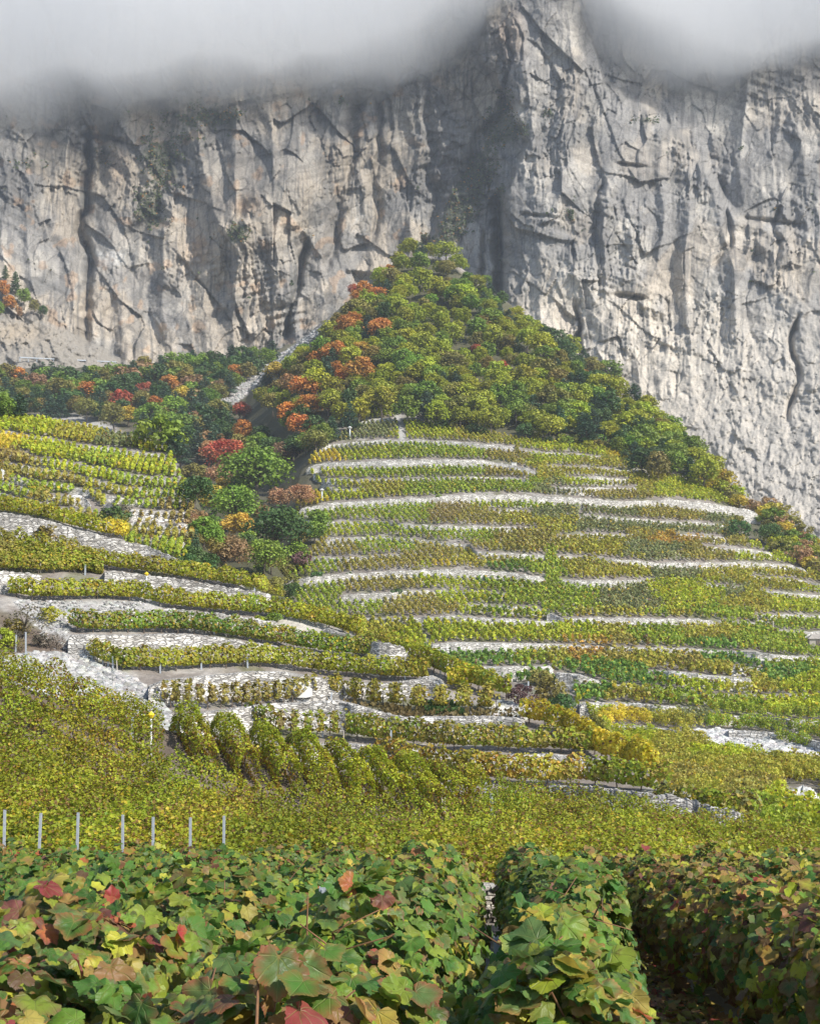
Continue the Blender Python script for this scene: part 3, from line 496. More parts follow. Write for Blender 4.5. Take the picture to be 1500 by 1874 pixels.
def cveg(px, py):
    v = .95 * np.exp(-(((px - 295) / 42) ** 2 + ((py - 290) / 55) ** 2)) + .9 * np.exp(-(((px - 275) / 32) ** 2 + ((py - 385) / 40) ** 2)) + 1.1 * np.exp(-(((px - 437) / 24) ** 2 + ((py - 425) / 20) ** 2)) + .9 * np.exp(-(((px - 385) / 70) ** 2 + ((py - 215) / 28) ** 2))
    for a, b, s1, s2, k in [(835, 400, 30, 30, .9), (905, 240, 26, 30, 1.2), (880, 310, 36, 36, 1.0), (855, 365, 40, 30, .8), (925, 190, 18, 30, .9), (945, 240, 26, 22, .8), (790, 445, 30, 14, .9), (915, 360, 10, 30, .8), (700, 175, 40, 20, .3), (60, 300, 60, 25, .35), (820, 430, 26, 22, .6), (1190, 222, 40, 9, .6), (600, 180, 60, 20, .3), (1005, 210, 20, 16, .4), (190, 280, 16, 30, .5), (1480, 370, 40, 20, .35), (1040, 400, 40, 40, .35)]:
        v = v + k * np.exp(-(((px - a) / s1) ** 2 + ((py - b) / s2) ** 2))
    return v
vg = cveg(CPX, CPY) + .35 * fbm(X / 5, Z / 5, 103, 4); cc = blend(cc, sst(vg, .45, .8) * .7, (.07, .085, .05))
cc = cc * (.84 + .12 * sst(CPX, 850, 1000) * sst(CPY, 300, 600))[..., None] * (1 - .22 * sst(q['st'], .15, .7) * (1 - q['apron']))[..., None] * np.array([1.06, 1.0, .91]); cc = cc * (1 - .30 * sst(430 + 60 * fbm(X / 20, Z / 20, 221, 3) - CPY, -60, 120) * sst(CPX, 960, 860))[..., None]  # last factor: cloud shadow on the upper left painted into the rock colour
chim_shade = np.exp(-((CPX - np.interp(CPY, [370, 470, 565], [908, 914, 912]) - 4 * noise(CPY / 30., CPY * 0, 222)) / 11) ** 2) * sst(CPY, 340, 400) + .8 * np.exp(-((CPX - 157) / 8) ** 2) * sst(CPY, 290, 330) * sst(CPY, 490, 440) + .8 * np.exp(-((CPX - 540 - (480 - CPY) * .12) / 7) ** 2) * sst(CPY, 450, 490); cc = blend(cc, np.clip(chim_shade, 0, 1) * .65, (.10, .105, .10))  # shade inside the chimney recesses painted into the rock colour
cc = np.clip(cc, .02, .8)
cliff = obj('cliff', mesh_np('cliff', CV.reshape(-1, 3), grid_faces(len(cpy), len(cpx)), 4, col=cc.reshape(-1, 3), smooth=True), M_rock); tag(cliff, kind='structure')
# ------------------------------------------------------------------ foliage meshes
def quads(name, pos, nrm, size, col, jag=.25):
    """leaf clumps: one bent quad each. pos (n,3) nrm (n,3) size (n,) col (n,3)"""
    n = len(pos); a = np.cross(nrm, R.normal(size=(n, 3))); a /= np.linalg.norm(a, axis=1)[:, None] + 1e-9; b = np.cross(nrm, a); b /= np.linalg.norm(b, axis=1)[:, None] + 1e-9
    s = size[:, None] * .5; j = lambda: R.uniform(1 - jag, 1 + jag, (n, 1))
    nn = nrm / (np.linalg.norm(nrm, axis=1)[:, None] + 1e-9)
    V = np.stack([pos - a * s * j() * .9, pos - b * s * j() + nn * s * .25, pos + a * s * j() * 1.1, pos + b * s * j() + nn * s * .25], 1)
    return mesh_np(name, V.reshape(-1, 3), np.arange(4 * n), 4, col=np.repeat(col, 4, 0))
PAL = {  # two leaf colours per kind of parcel
 'G': ((.15, .215, .022), (.26, .29, .03)), 'D': ((.085, .165, .03), (.15, .225, .035)), 'L': ((.22, .27, .02), (.31, .32, .025)), 'Y': ((.36, .33, .025), (.44, .33, .04)),
 'O': ((.17, .175, .035), (.27, .22, .05)), 'B': ((.17, .13, .05), (.22, .19, .05)), 'R': ((.34, .19, .04), (.27, .23, .04)), 'S': ((.13, .16, .06), (.20, .20, .08)), 'N': ((.22, .24, .03), (.29, .25, .04))}
def palcol(keys, n=None):
    a = np.array([PAL[k][0] for k in keys]); b = np.array([PAL[k][1] for k in keys]); t = R.uniform(0, 1, (len(keys), 1))
    c = (a + (b - a) * t) * 1.6; r = R.uniform(0, 1, len(keys)); c = np.where((r < .06)[:, None], np.array([.50, .36, .03]), c); c = np.where(((r > .96))[:, None], np.array([.16, .10, .04]), c)
    return c * R.uniform(.8, 1.2, (len(keys), 1))
SEED = [(680, 752, 'L'), (670, 790, 'S'), (620, 800, 'S'), (770, 795, 'L'), (880, 800, 'N'), (940, 795, 'N'), (630, 820, 'S'), (600, 842, 'Y'), (650, 838, 'L'), (780, 835, 'G'), (850, 838, 'G'), (940, 838, 'O'), (1000, 820, 'L'), (1090, 832, 'L'), (1140, 835, 'Y'), (1000, 845, 'L'), (1120, 850, 'N'),
 (600, 865, 'L'), (700, 865, 'G'), (850, 862, 'G'), (930, 870, 'O'), (600, 885, 'L'), (680, 890, 'N'), (800, 892, 'G'), (940, 892, 'G'), (560, 915, 'Y'), (620, 908, 'L'), (1010, 862, 'N'), (1100, 866, 'N'), (1080, 882, 'L'), (1150, 885, 'N'), (1020, 903, 'S'), (1100, 905, 'O'), (1250, 885, 'L'), (1190, 875, 'N'), (1330, 915, 'L'),
 (600, 940, 'G'), (700, 942, 'G'), (760, 940, 'G'), (820, 940, 'B'), (880, 945, 'O'), (910, 928, 'L'), (970, 930, 'G'), (1000, 945, 'S'), (1100, 935, 'S'), (1250, 945, 'O'), (950, 950, 'N'), (1320, 960, 'S'), (620, 970, 'L'), (700, 975, 'G'), (850, 980, 'G'), (960, 985, 'O'), (1010, 965, 'N'), (1100, 965, 'S'), (1200, 970, 'S'),
 (1180, 985, 'O'), (1210, 992, 'R'), (1100, 1000, 'N'), (1200, 1005, 'S'), (1300, 1015, 'O'), (1400, 1025, 'L'), (600, 1005, 'O'), (700, 1000, 'G'), (820, 1008, 'O'), (540, 1035, 'G'), (700, 1030, 'O'), (880, 1028, 'N'), (1000, 1035, 'G'), (1060, 1035, 'N'), (1150, 1045, 'N'), (1230, 1045, 'S'), (1330, 1045, 'N'), (1450, 1060, 'N'),
 (560, 1095, 'G'), (700, 1065, 'O'), (820, 1060, 'L'), (860, 1050, 'Y'), (900, 1052, 'D'), (960, 1070, 'G'), (650, 1110, 'G'), (760, 1110, 'O'), (850, 1095, 'L'), (920, 1098, 'G'), (980, 1110, 'G'), (1050, 1095, 'G'), (1150, 1095, 'S'), (1230, 1090, 'L'), (1300, 1090, 'L'), (1345, 1088, 'S'), (1380, 1090, 'N'), (1400, 1070, 'N'), (1450, 1105, 'L'), (1380, 1108, 'N'),
 (700, 1150, 'N'), (770, 1160, 'L'), (850, 1160, 'L'), (950, 1160, 'L'), (1050, 1160, 'L'), (1120, 1150, 'N'), (1200, 1160, 'G'), (1290, 1155, 'N'), (1340, 1140, 'G'), (1440, 1145, 'G'), (1420, 1175, 'G'), (1480, 1180, 'G'), (880, 1205, 'D'), (960, 1200, 'G'), (1020, 1195, 'N'), (1060, 1195, 'R'), (1150, 1200, 'O'), (1200, 1215, 'N'), (1260, 1210, 'O'), (1300, 1205, 'D'), (1360, 1215, 'D'), (1450, 1215, 'G'),
 (1100, 1240, 'D'), (1200, 1245, 'D'), (1300, 1255, 'L'), (1370, 1260, 'N'), (1320, 1235, 'N'), (1430, 1245, 'D'), (1480, 1258, 'L'), (1020, 1262, 'D'), (1080, 1272, 'D'), (1150, 1280, 'N'), (1220, 1275, 'G'), (1330, 1295, 'G'), (1450, 1290, 'L'), (1060, 1312, 'L'), (1150, 1320, 'Y'), (1180, 1310, 'S'), (1260, 1315, 'S'), (1350, 1325, 'G'), (1450, 1335, 'G'), (1230, 1325, 'N'),
 (1150, 1360, 'L'), (1250, 1370, 'N'), (1200, 1400, 'N'), (1330, 1395, 'L'), (1300, 1420, 'N'), (1400, 1420, 'N'), (1480, 1420, 'N'), (1260, 1440, 'O'), (1350, 1470, 'O'), (1450, 1490, 'L'), (1380, 1500, 'G'), (1300, 1470, 'N'), (1400, 1350, 'G')]
SEEDD = [(60, 785, 'L'), (140, 800, 'N'), (220, 812, 'S'), (290, 822, 'L'), (60, 825, 'L'), (10, 815, 'Y'), (130, 830, 'L'), (170, 850, 'G'), (250, 855, 'L'), (20, 838, 'B'), (40, 865, 'O'), (120, 865, 'L'), (160, 880, 'L'), (250, 890, 'G'), (310, 890, 'G'), (120, 885, 'O'), (60, 895, 'G'), (200, 905, 'N'), (300, 912, 'G'), (120, 900, 'G'), (250, 925, 'G'), (100, 920, 'O'), (300, 950, 'B'), (300, 965, 'O'), (300, 985, 'O'), (330, 975, 'R'), (300, 1005, 'G')]
def seedkeys(px, py, seeds, n=1):
    s = np.array([(a, b * 3.2) for a, b, _ in seeds], float); k = [c for _, _, c in seeds]; out = np.empty(len(px), object)
    jx = px + 14 * noise(px / 20, py / 9, 15) ; jy = py * 3.2 + 14 * noise(px / 25, py / 9, 16)
    for i in range(0, len(px), 20000):
        d = (jx[i:i + 20000, None] - s[:, 0]) ** 2 + (jy[i:i + 20000, None] - s[:, 1]) ** 2; j = np.argmin(d, 1); out[i:i + 20000] = [k[t] for t in j]
    return out
def vine_field(fn, full, box, k_of, sp, dp, poly, walls, excl, seeds, nq, hvx=.42):
    """plants in rows running up the slope; returns plant base, row id, colour keys, pixel"""
    x0, x1, y0, y1 = box; ys = np.arange(y0, y1, dp); rows = np.arange(math.floor((x0 - 80) / sp), math.ceil((x1 + 80) / sp)); RR, YY = np.meshgrid(rows, ys, indexing='ij'); RR = RR.ravel(); YY = YY.ravel()
    XX = RR * sp + k_of * (YY - y0); YY = YY + R.uniform(-.12, .12, len(YY)); XX = XX + R.uniform(-.05, .05, len(XX)); m = (XX > x0) & (XX < x1); XX, YY, RR = XX[m], YY[m], RR[m]
    ZZ = fn(XX, YY); p = np.stack([XX, YY, ZZ], -1); px, py = proj(p)
    m = inpoly(px, py, poly) & ~wall_excl(px, py, YY, walls, hvx) & (full(XX, YY) - ZZ < .4)
    for e in excl: m &= ~inpoly(px, py, e)
    m &= R.uniform(0, 1, len(m)) > .03
    return p[m], RR[m], px[m], py[m]
def bush_quads(p, keys, nq, hgt, qs, wid=.22, name='foliage', dirx=0.):
    n = len(p); hh = hgt * R.uniform(.85, 1.15, n); t = R.uniform(.16, 1, (n, nq)) ** .8; th = R.uniform(0, 2 * math.pi, (n, nq)); w = wid * (1.15 - .55 * t) * R.uniform(.4, 1, (n, nq))
    dy = R.uniform(-.38, .38, (n, nq)); off = np.stack([np.cos(th) * w + dirx * dy, np.sin(th) * w * .5 + dy, t * hh[:, None]], -1)
    pos = (p[:, None, :] + off).reshape(-1, 3); nr = np.stack([np.cos(th), np.sin(th) * .8 - .25, .35 + R.uniform(-.3, .9, (n, nq))], -1).reshape(-1, 3) + R.normal(size=(n * nq, 3)) * .35
    col = palcol(np.repeat(keys, nq)) * 1.14; return quads(name, pos, nr, np.full(n * nq, qs) * R.uniform(.7, 1.3, n * nq), col)
polyH = [(640, 786), (690, 752), (722, 742), (735, 772), (800, 780), (860, 788), (960, 808), (1150, 824), (1200, 866), (1290, 890), (1392, 938), (1330, 963), (1340, 980), (1420, 1015), (1480, 1046), (1700, 1100), (1700, 1600), (1390, 1560), (1190, 1430), (1100, 1380), (940, 1320), (760, 1210), (500, 1110), (470, 1075), (530, 1040), (560, 1022), (600, 975), (545, 952), (540, 925), (560, 905), (600, 902), (575, 876), (560, 860), (575, 832)]
exH = [[(718, 738), (730, 738), (746, 806), (732, 808)], [(1020, 1225), (1095, 1245), (1120, 1262), (1060, 1262), (1000, 1245)], [(760, 1138), (768, 1138), (792, 1186), (780, 1186)], [(1470, 1165), (1500, 1165), (1500, 1195), (1475, 1195)], [(900, 1245), (1050, 1262), (1058, 1300), (1100, 1330), (1085, 1375), (960, 1320)]]
exH += [[(1255, 1336), (1323, 1335), (1400, 1352), (1500, 1374), (1620, 1400), (1620, 1440), (1500, 1410), (1400, 1392), (1310, 1384), (1290, 1368), (1256, 1352)], [(1432, 1436), (1505, 1436), (1512, 1492), (1428, 1492)]]
exH += [[(620, 1090), (617, 1090), (617, 1128), (620, 1128)]]
pv, rv, pvx, pvy = vine_field(SH, ground, (-75, 130, 55, 345), -.26, 1.0, .72, polyH, WH and [w_ for w_ in WH], exH, SEED, 14)
# cull what the near spur hides: keep plants whose own top can be seen
def visible(p, up=1.2, n=60):
    t = np.linspace(.08, .975, n); q = p[:, None, :] + np.array([0, 0, up]); q = q * t[None, :, None]; g = ground(q[..., 0], q[..., 1]); return (q[..., 2] > g - .8).all(1)
mv = visible(pv); pv, rv, pvx, pvy = pv[mv], rv[mv], pvx[mv], pvy[mv]
kv = seedkeys(pvx, pvy, SEED)
# rows near enough to tell apart become things of their own
box = (pvx > 480) & (pvx < 900) & (pvy > 925) & (pvy < 1150)
seg = np.zeros(len(pv), int); o_ = np.lexsort((pv[:, 1], rv)); brk = np.r_[True, (np.diff(rv[o_]) != 0) | (np.diff(pv[o_, 1]) > 1.7)]; seg[o_] = np.cumsum(brk)
own = []
ids, cnt = np.unique(seg[box], return_counts=True); ids = ids[np.argsort(-cnt)][:130]
taken = np.isin(seg, ids)
bandn = {}
ids = sorted(ids, key=lambda q_: pvx[seg == q_].mean())
for sid in ids:
    i = np.where(seg == sid)[0]; c0 = pv[i].mean(0); mpy = pvy[i].mean(); me = bush_quads(pv[i] - c0, kv[i], 20, 1.1, .30, wid=.24, dirx=-.26)
    o = obj('vine_row', me, M_leaf); o.location = c0
    band = ('in the row block under the long thick sixth wall' if mpy < 958 else 'in the yellow-ended striped band' if mpy < 990 else 'in the striped band level with the ravine tree feet' if mpy < 1018 else 'in the longest striped band right of the ravine' if mpy < 1048 else 'in the dark-furrowed band beside the near spur' if mpy < 1090 else 'in the lowest striped band behind the near spur')
    bandn[band] = bandn.get(band, 0) + 1; on = bandn[band]; on = ORD[on] if on < 19 else f'{on}th'
    tag(o, f'{on} vine row from the left ' + band, 'vine row', 'upslope vine rows ' + band)
rest = ~taken
nr2 = rest & (pv[:, 1] < 128); fr2 = rest & ~nr2
o = obj('vineyard', bush_quads(pv[fr2], kv[fr2], 20, 1.15, .37, dirx=-.26), M_leaf); tag(o, 'far terraced vineyard rows in green, yellow and rust patches', 'vineyard', kind='stuff')
o = obj('vineyard', bush_quads(pv[nr2], kv[nr2], 90, 1.12, .165, wid=.33, dirx=-.26), M_leaf); tag(o, 'olive, gold and green vines filling the valley floor at the right', 'vineyard', kind='stuff')
polyD = [(-150, 745), (0, 765), (80, 775), (160, 788), (240, 806), (305, 822), (330, 880), (355, 908), (350, 1010), (338, 1030), (200, 990), (-150, 940)]
exD = [[(86, 905), (150, 905), (200, 935), (240, 960), (200, 955), (150, 935)]]
pd_, rd, pdx, pdy = vine_field(SD, ground, (-75, 0, 120, 215), -.1, .85, .55, polyD, WD, exD, SEEDD, 14, .28); mv = visible(pd_); pd_, rd, pdx, pdy = pd_[mv], rd[mv], pdx[mv], pdy[mv]
kd = seedkeys(pdx, pdy, SEEDD); pg_ = (pdx > 238) & (pdy > 940) & (pdy < 962)
o = obj('vineyard', bush_quads(pd_, kd, 22, 1.1, .38, wid=.3), M_leaf); tag(o, 'terraced vine rows on the slope left of the wooded ravine', 'vineyard', kind='stuff')
print('far plants', len(pv), len(pd_), 'rows', len(ids))
# ------------------------------------------------------------------ near spur: vine rows along the terraces
def strip_rows(lab, group, keys, top, bot, fn=SC, y0=45, y1=125, sp=1.25, hgt=1.2, per=300, qs=.16, gap=0., nmax=9, post=None):
    t_ = np.array(top, float); b_ = np.array(bot, float); x0 = max(t_[0, 0], b_[0, 0]); x1 = min(t_[-1, 0], b_[-1, 0]); xs = np.arange(x0, x1, 2.0)
    yb = np.interp(xs, b_[:, 0], b_[:, 1]); yt = np.interp(xs, t_[:, 0], t_[:, 1])
    pb, _ = cast(fn, xs, yb, y0, y1); hp = hgt * F / pb[:, 1]; yt = np.minimum(yt + hp, yb - .5); pt, _ = cast(fn, xs, yt, y0, y1)
    depth = np.median(np.hypot(*(pt - pb)[:, :2].T)); nr = int(np.clip(round(depth / sp) + 1, 1, nmax)); rows = []
    for r in range(nr):
        t = r / max(1, nr - 1) if nr > 1 else 0; ln, _ = cast(fn, xs, yb * (1 - t) + yt * t, y0, y1); seg = np.hypot(*np.diff(ln[:, :2], axis=0).T)
        seg = np.minimum(seg, 3.); L = np.r_[0, np.cumsum(seg)]; n = int(L[-1] * per); s = R.uniform(0, L[-1], n)
        if gap: n0 = n; s = (np.round(s / gap) * gap + R.normal(0, gap * .17, n)); s = np.clip(s, 0, L[-1])
        P0 = np.stack([np.interp(s, L, ln[:, k]) for k in range(3)], -1); ti = np.clip(np.searchsorted(L, s) - 1, 0, len(seg) - 1); tg = np.diff(ln, axis=0)[ti]; tg[:, 2] = 0; tg /= np.linalg.norm(tg, axis=1)[:, None] + 1e-9
        nx = np.stack([tg[:, 1], -tg[:, 0], 0 * s], -1); th = R.uniform(0, 2 * math.pi, n); bl = 1 + .22 * noise(s / .75, s * 0 + r, 33) * 2
        lo = .28 if r == 0 else .1; hcen = lo + (1 - lo) * (.5 + .5 * np.sin(th)) * bl; ww = .30 * np.cos(th) * R.uniform(.7, 1.1, n) * bl
        if gap: ww *= .8
        pos = P0 + nx * ww[:, None]; pos[:, 2] += hcen * hgt * R.uniform(.85, 1.08, n)
        nrm = nx * np.cos(th)[:, None] + np.array([0, 0, 1.]) * (np.sin(th) * .7 + .35)[:, None] + R.normal(size=(n, 3)) * .42
        kk = np.array([keys[i] for i in R.integers(0, len(keys), n)]) if isinstance(keys, str) else np.array([keys[0 if R.uniform() < .5 else 0]] * n)
        kn = noise(s / 3.2, s * 0 + r * .6, 17)
        if isinstance(keys, str): kk = np.array([keys[min(len(keys) - 1, max(0, int((q + .6) / 1.2 * len(keys))))] for q in kn + R.normal(0, .2, n)])
        col = palcol(kk); c0 = P0.mean(0); e = empty('vine_row', c0)
        fo = obj('foliage', quads('foliage', pos - c0, nrm, qs * R.uniform(.7, 1.35, n), col), M_leaf, e)
        if r == 0 and y1 < 130:
            mb = MB(); sps = np.arange(.4, L[-1], gap if gap else .95)
            for s_ in sps:
                b0 = np.array([np.interp(s_, L, ln[:, k]) for k in range(3)]) - c0; mb.tube([b0 + (0, 0, -.1), b0 + (R.uniform(-.06, .06), R.uniform(-.04, .04), .28), b0 + (R.uniform(-.1, .1), 0, .62)], [.035, .028, .02], 5)
            obj('vine_stocks', mb.mesh('vine_stocks'), M_stock, e)
        pl = ('front row' if r == 0 else 'rear row' if r == nr - 1 else ORD[r + 1] + ' row from the front') if nr > 1 else 'single row'
        tag(e, f'{pl} of the {lab}', 'vine row', group + ' rows'); rows.append(ln)
    return rows
STR = [
 ('yellowish vine strip above the broad pale retaining wall', 'YNLG', [(-150, 900), (0, 912), (60, 918), (100, 932), (160, 950), (230, 975)], [(-150, 925), (0, 940), (76, 951), (132, 968), (177, 979), (232, 988)], {}),
 ('big bushy olive vine block at the upper left', 'ONGO', [(-150, 955), (0, 965), (60, 975), (120, 985), (160, 1000), (190, 1030)], [(-150, 1040), (0, 1046), (75, 1050), (130, 1050), (192, 1052)], {}),
 ('long olive vine strip dropping towards the ravine', 'ONLO', [(150, 988), (200, 1002), (250, 1012), (300, 1028), (350, 1042), (400, 1052), (450, 1063), (520, 1095)], [(150, 1035), (200, 1043), (300, 1056), (350, 1064), (400, 1072), (450, 1080), (520, 1098)], {}),
 ('long green gold vine strip with the yellow-topped stake', 'GNLN', [(18, 1062), (60, 1052), (100, 1049), (200, 1052), (260, 1058), (330, 1070), (400, 1080), (500, 1095), (560, 1112), (620, 1132), (700, 1160), (770, 1192)], [(18, 1092), (60, 1099), (150, 1098), (250, 1100), (300, 1112), (350, 1118), (430, 1125), (500, 1130), (600, 1152), (700, 1178), (770, 1200)], {}),
 ('dark green vine strip starting beside the gravel bank', 'GDOG', [(131, 1128), (160, 1123), (220, 1122), (300, 1124), (350, 1130), (400, 1137), (450, 1143), (500, 1150), (600, 1165), (690, 1190)], [(131, 1152), (150, 1158), (200, 1160), (290, 1158), (350, 1159), (400, 1166), (450, 1174), (500, 1182), (600, 1200), (690, 1207)], {}),
 ('light green vine strip with orange lower leaves', 'LNNG', [(168, 1186), (190, 1184), (240, 1180), (280, 1176), (350, 1181), (430, 1181), (520, 1190), (600, 1200), (700, 1213), (785, 1232)], [(168, 1208), (200, 1222), (225, 1230), (300, 1229), (350, 1227), (430, 1222), (500, 1222), (600, 1236), (700, 1244), (785, 1249)], {}),
 ('sparse brown single vines before the concrete patch', 'BOB', [(298, 1263), (350, 1262), (450, 1255), (520, 1256), (575, 1262)], [(298, 1290), (350, 1297), (420, 1297), (500, 1291), (575, 1281)], dict(gap=.6, per=190, sp=2.)),
 ('shaggy olive vines on the weedy terrace', 'OONB', [(572, 1241), (620, 1243), (680, 1248), (750, 1252), (800, 1262), (850, 1275), (915, 1290)], [(572, 1275), (620, 1280), (680, 1292), (750, 1300), (800, 1301), (850, 1302), (915, 1304)], dict(gap=1.15, per=230, sp=1.6)),
 ('staked thin vines on the brown earth terrace', 'OGB', [(455, 1318), (500, 1304), (560, 1303), (600, 1306), (640, 1312)], [(455, 1330), (500, 1346), (560, 1349), (600, 1350), (640, 1352)], dict(gap=.62, per=190, sp=1.6)),
 ('olive vines below the long uneven wall', 'OOGO', [(640, 1313), (700, 1322), (760, 1332), (830, 1332), (900, 1331), (960, 1331), (1020, 1335), (1085, 1345)], [(640, 1353), (700, 1362), (760, 1368), (830, 1374), (900, 1376), (960, 1379), (1020, 1380), (1085, 1384)], {}),
 ('orange brown vines at the foot of the near spur', 'NNRN', [(690, 1383), (760, 1385), (850, 1386), (950, 1388), (1000, 1392), (1070, 1398)], [(690, 1400), (760, 1415), (850, 1430), (950, 1437), (1000, 1440), (1070, 1438)], {}),
 ('dark green vines above the grey rubble wall', 'GOGG', [(1070, 1394), (1120, 1402), (1180, 1412), (1230, 1430)], [(1070, 1439), (1120, 1444), (1180, 1452), (1230, 1457)], {}),
 ('green gold vine strip climbing to the yellow end', 'GNLN', [(720, 1186), (760, 1197), (800, 1205), (850, 1222), (900, 1245), (935, 1265)], [(720, 1205), (760, 1218), (800, 1233), (850, 1255), (900, 1272), (935, 1280)], {}),
 ('bright yellow vine strip curling down the spur edge', 'YYYL', [(955, 1306), (1000, 1318), (1040, 1325), (1070, 1340), (1100, 1368), (1140, 1378), (1170, 1392), (1205, 1415)], [(955, 1322), (1000, 1332), (1040, 1348), (1070, 1365), (1100, 1390), (1140, 1400), (1170, 1410), (1205, 1425)], {}),
 ('small yellow vine patch left of the loose stone heap', 'YL', [(818, 1252), (840, 1251), (862, 1256)], [(818, 1262), (840, 1262), (862, 1266)], dict(nmax=1)),
 ('low green vines along the foot of the rubble wall', 'SOG', [(1200, 1478), (1250, 1483), (1300, 1490), (1380, 1500)], [(1200, 1492), (1250, 1500), (1300, 1507), (1380, 1515)], {}),
]
for lab, keys, tp, bt, kw in STR: strip_rows(lab, lab, keys, tp, bt, **kw)
# ------------------------------------------------------------------ middle field (yellow-green rows running down towards the camera)
def hedge_leaves(P0, tg, hgt, wid, lo, n, r, seed=0):
    nx = np.stack([tg[:, 1], -tg[:, 0], 0 * tg[:, 0]], -1); return nx
dB = np.array([.46, -.888]); nB = np.array([.888, .46])
fpB = [(-27, 46), (-8, 44), (4, 45.5), (12, 43.5), (40, 40), (40, 20.5), (-20, 20.5), (-27, 30)]
polyB1 = [(280, 1240), (900, 1380), (905, 1440), (870, 1462), (800, 1476), (700, 1466), (620, 1450), (520, 1430), (430, 1408), (340, 1382), (292, 1368)]
polyB1x = [(298, 1240), (900, 1380), (915, 1450), (870, 1474), (800, 1488), (700, 1477), (620, 1460), (520, 1439), (430, 1416), (340, 1389), (298, 1375)]
def b_row(ln, wid, hgt, seed, per, lb, grp, rough=1., lit=1.):
    z = ground(ln[:, 0], ln[:, 1]); L = len(ln) * .1; n = int(L * per); s = R.uniform(0, len(ln) - 1.01, n); i = s.astype(int); f = s - i
    tg = ln[-1] - ln[0]; tg = tg / np.linalg.norm(tg); nb = np.array([-tg[1], tg[0]]); nb = nb if nb[0] > 0 else -nb
    P0 = np.c_[ln[i] * (1 - f)[:, None] + ln[i + 1] * f[:, None], z[i] * (1 - f) + z[i + 1] * f]; th = R.uniform(-.6, math.pi + .6, n); ct = np.cos(th); stt = np.sin(th); ct = np.sign(ct) * np.abs(ct) ** (1 - .45 * (1 - rough) * 2) if rough < 1 else ct; stt = np.sign(stt) * np.abs(stt) ** (.6 if rough < 1 else 1.)
    bl = 1 + rough * .5 * noise(s / 7., s * 0 + seed * 1.3, 33) + rough * .3 * noise(s / 2.5, np.cos(th) + seed, 34); w_ = wid * ct * R.uniform(.6, 1.1, n) * bl * (1 - .3 * (np.sin(th) < -.2)); hh = .4 * hgt + .6 * hgt * stt * R.uniform(.75, 1.08, n) * bl; hh = np.maximum(hh, .1)
    pos = P0 + np.c_[nb[0] * w_, nb[1] * w_, hh]; nrm = np.c_[nb[0] * np.cos(th), nb[1] * np.cos(th), np.sin(th) * .7 + .25] + R.normal(size=(n, 3)) * .42
    px, py = proj(P0); yel = sst(fbm(P0[:, 0] / 3.5, P0[:, 1] / 3.5, 55, 3), -.1, .6) + .7 * sst(px, 380, 60) * sst(py, 1350, 1230); u_ = R.uniform(0, 1, n) * .75 + yel * .38
    kk = np.where(u_ < .26, 'G', np.where(u_ < .78, 'L', np.where(u_ < .93, 'N', 'Y'))); col = palcol(kk) * .82 * lit; bn = R.uniform(0, 1, n) < .08 + .25 * sst(noise(P0[:, 0] / 2, P0[:, 1] / 2, 58), .05, .5); col[bn] = np.array([.24, .15, .045]) * R.uniform(.7, 1.3, (bn.sum(), 1))
    lowp = (hh < .35) & (R.uniform(0, 1, n) < .45); col[lowp] = np.array([.42, .24, .035]) * R.uniform(.6, 1.2, (lowp.sum(), 1))
    c0 = P0.mean(0); e = empty('vine_row', c0); obj('foliage', quads('foliage', pos - c0, nrm, .071 * R.uniform(.7, 1.35, n), col, .35), M_leaf, e)
    mb = MB()
    for j in range(4, len(ln), 10):
        b0 = np.array([ln[j, 0], ln[j, 1], z[j]]) - c0; mb.tube([b0 + (0, 0, -.1), b0 + (R.uniform(-.06, .06), R.uniform(-.06, .06), .25), b0 + (R.uniform(-.08, .08), 0, .6)], [.03, .025, .015], 5)
    if mb.V: obj('vine_stocks', mb.mesh('vine_stocks'), M_stock, e)
    tag(e, lb, 'vine row', grp)
def runs(m):
    d = np.diff(np.r_[0, m.astype(int), 0]); return [(a, b) for a, b in zip(np.where(d == 1)[0], np.where(d == -1)[0]) if b - a > 11]
dB = np.array([.41, -.912]); dB /= np.linalg.norm(dB); nB = np.array([-dB[1], dB[0]])
cnt_ = 0
for k in range(-26, 36):
    ts = np.arange(-30, 40, .1); ln = (np.array([0, 38.]) + nB * (k * 1.12))[None] + dB[None] * ts[:, None]; px, py = proj(np.c_[ln, ground(ln[:, 0], ln[:, 1]) + .5])
    for a, b in runs(inpoly(ln[:, 0], ln[:, 1], fpB) & inpoly(px, py, polyB1)):
        cnt_ += 1; b_row(ln[a:b], .36, 1.05, k, 1500, f'vine row with dark shaded flank below the near spur, {ORD[min(cnt_, 18)]} from the left', 'slanting vine rows with dark furrows', .5, 1.2)  # leaf colour lightened here to offset the shade these rows are seen in
cnt_ = 0; dC = np.array([.985, -.17]); nC = np.array([.17, .985])
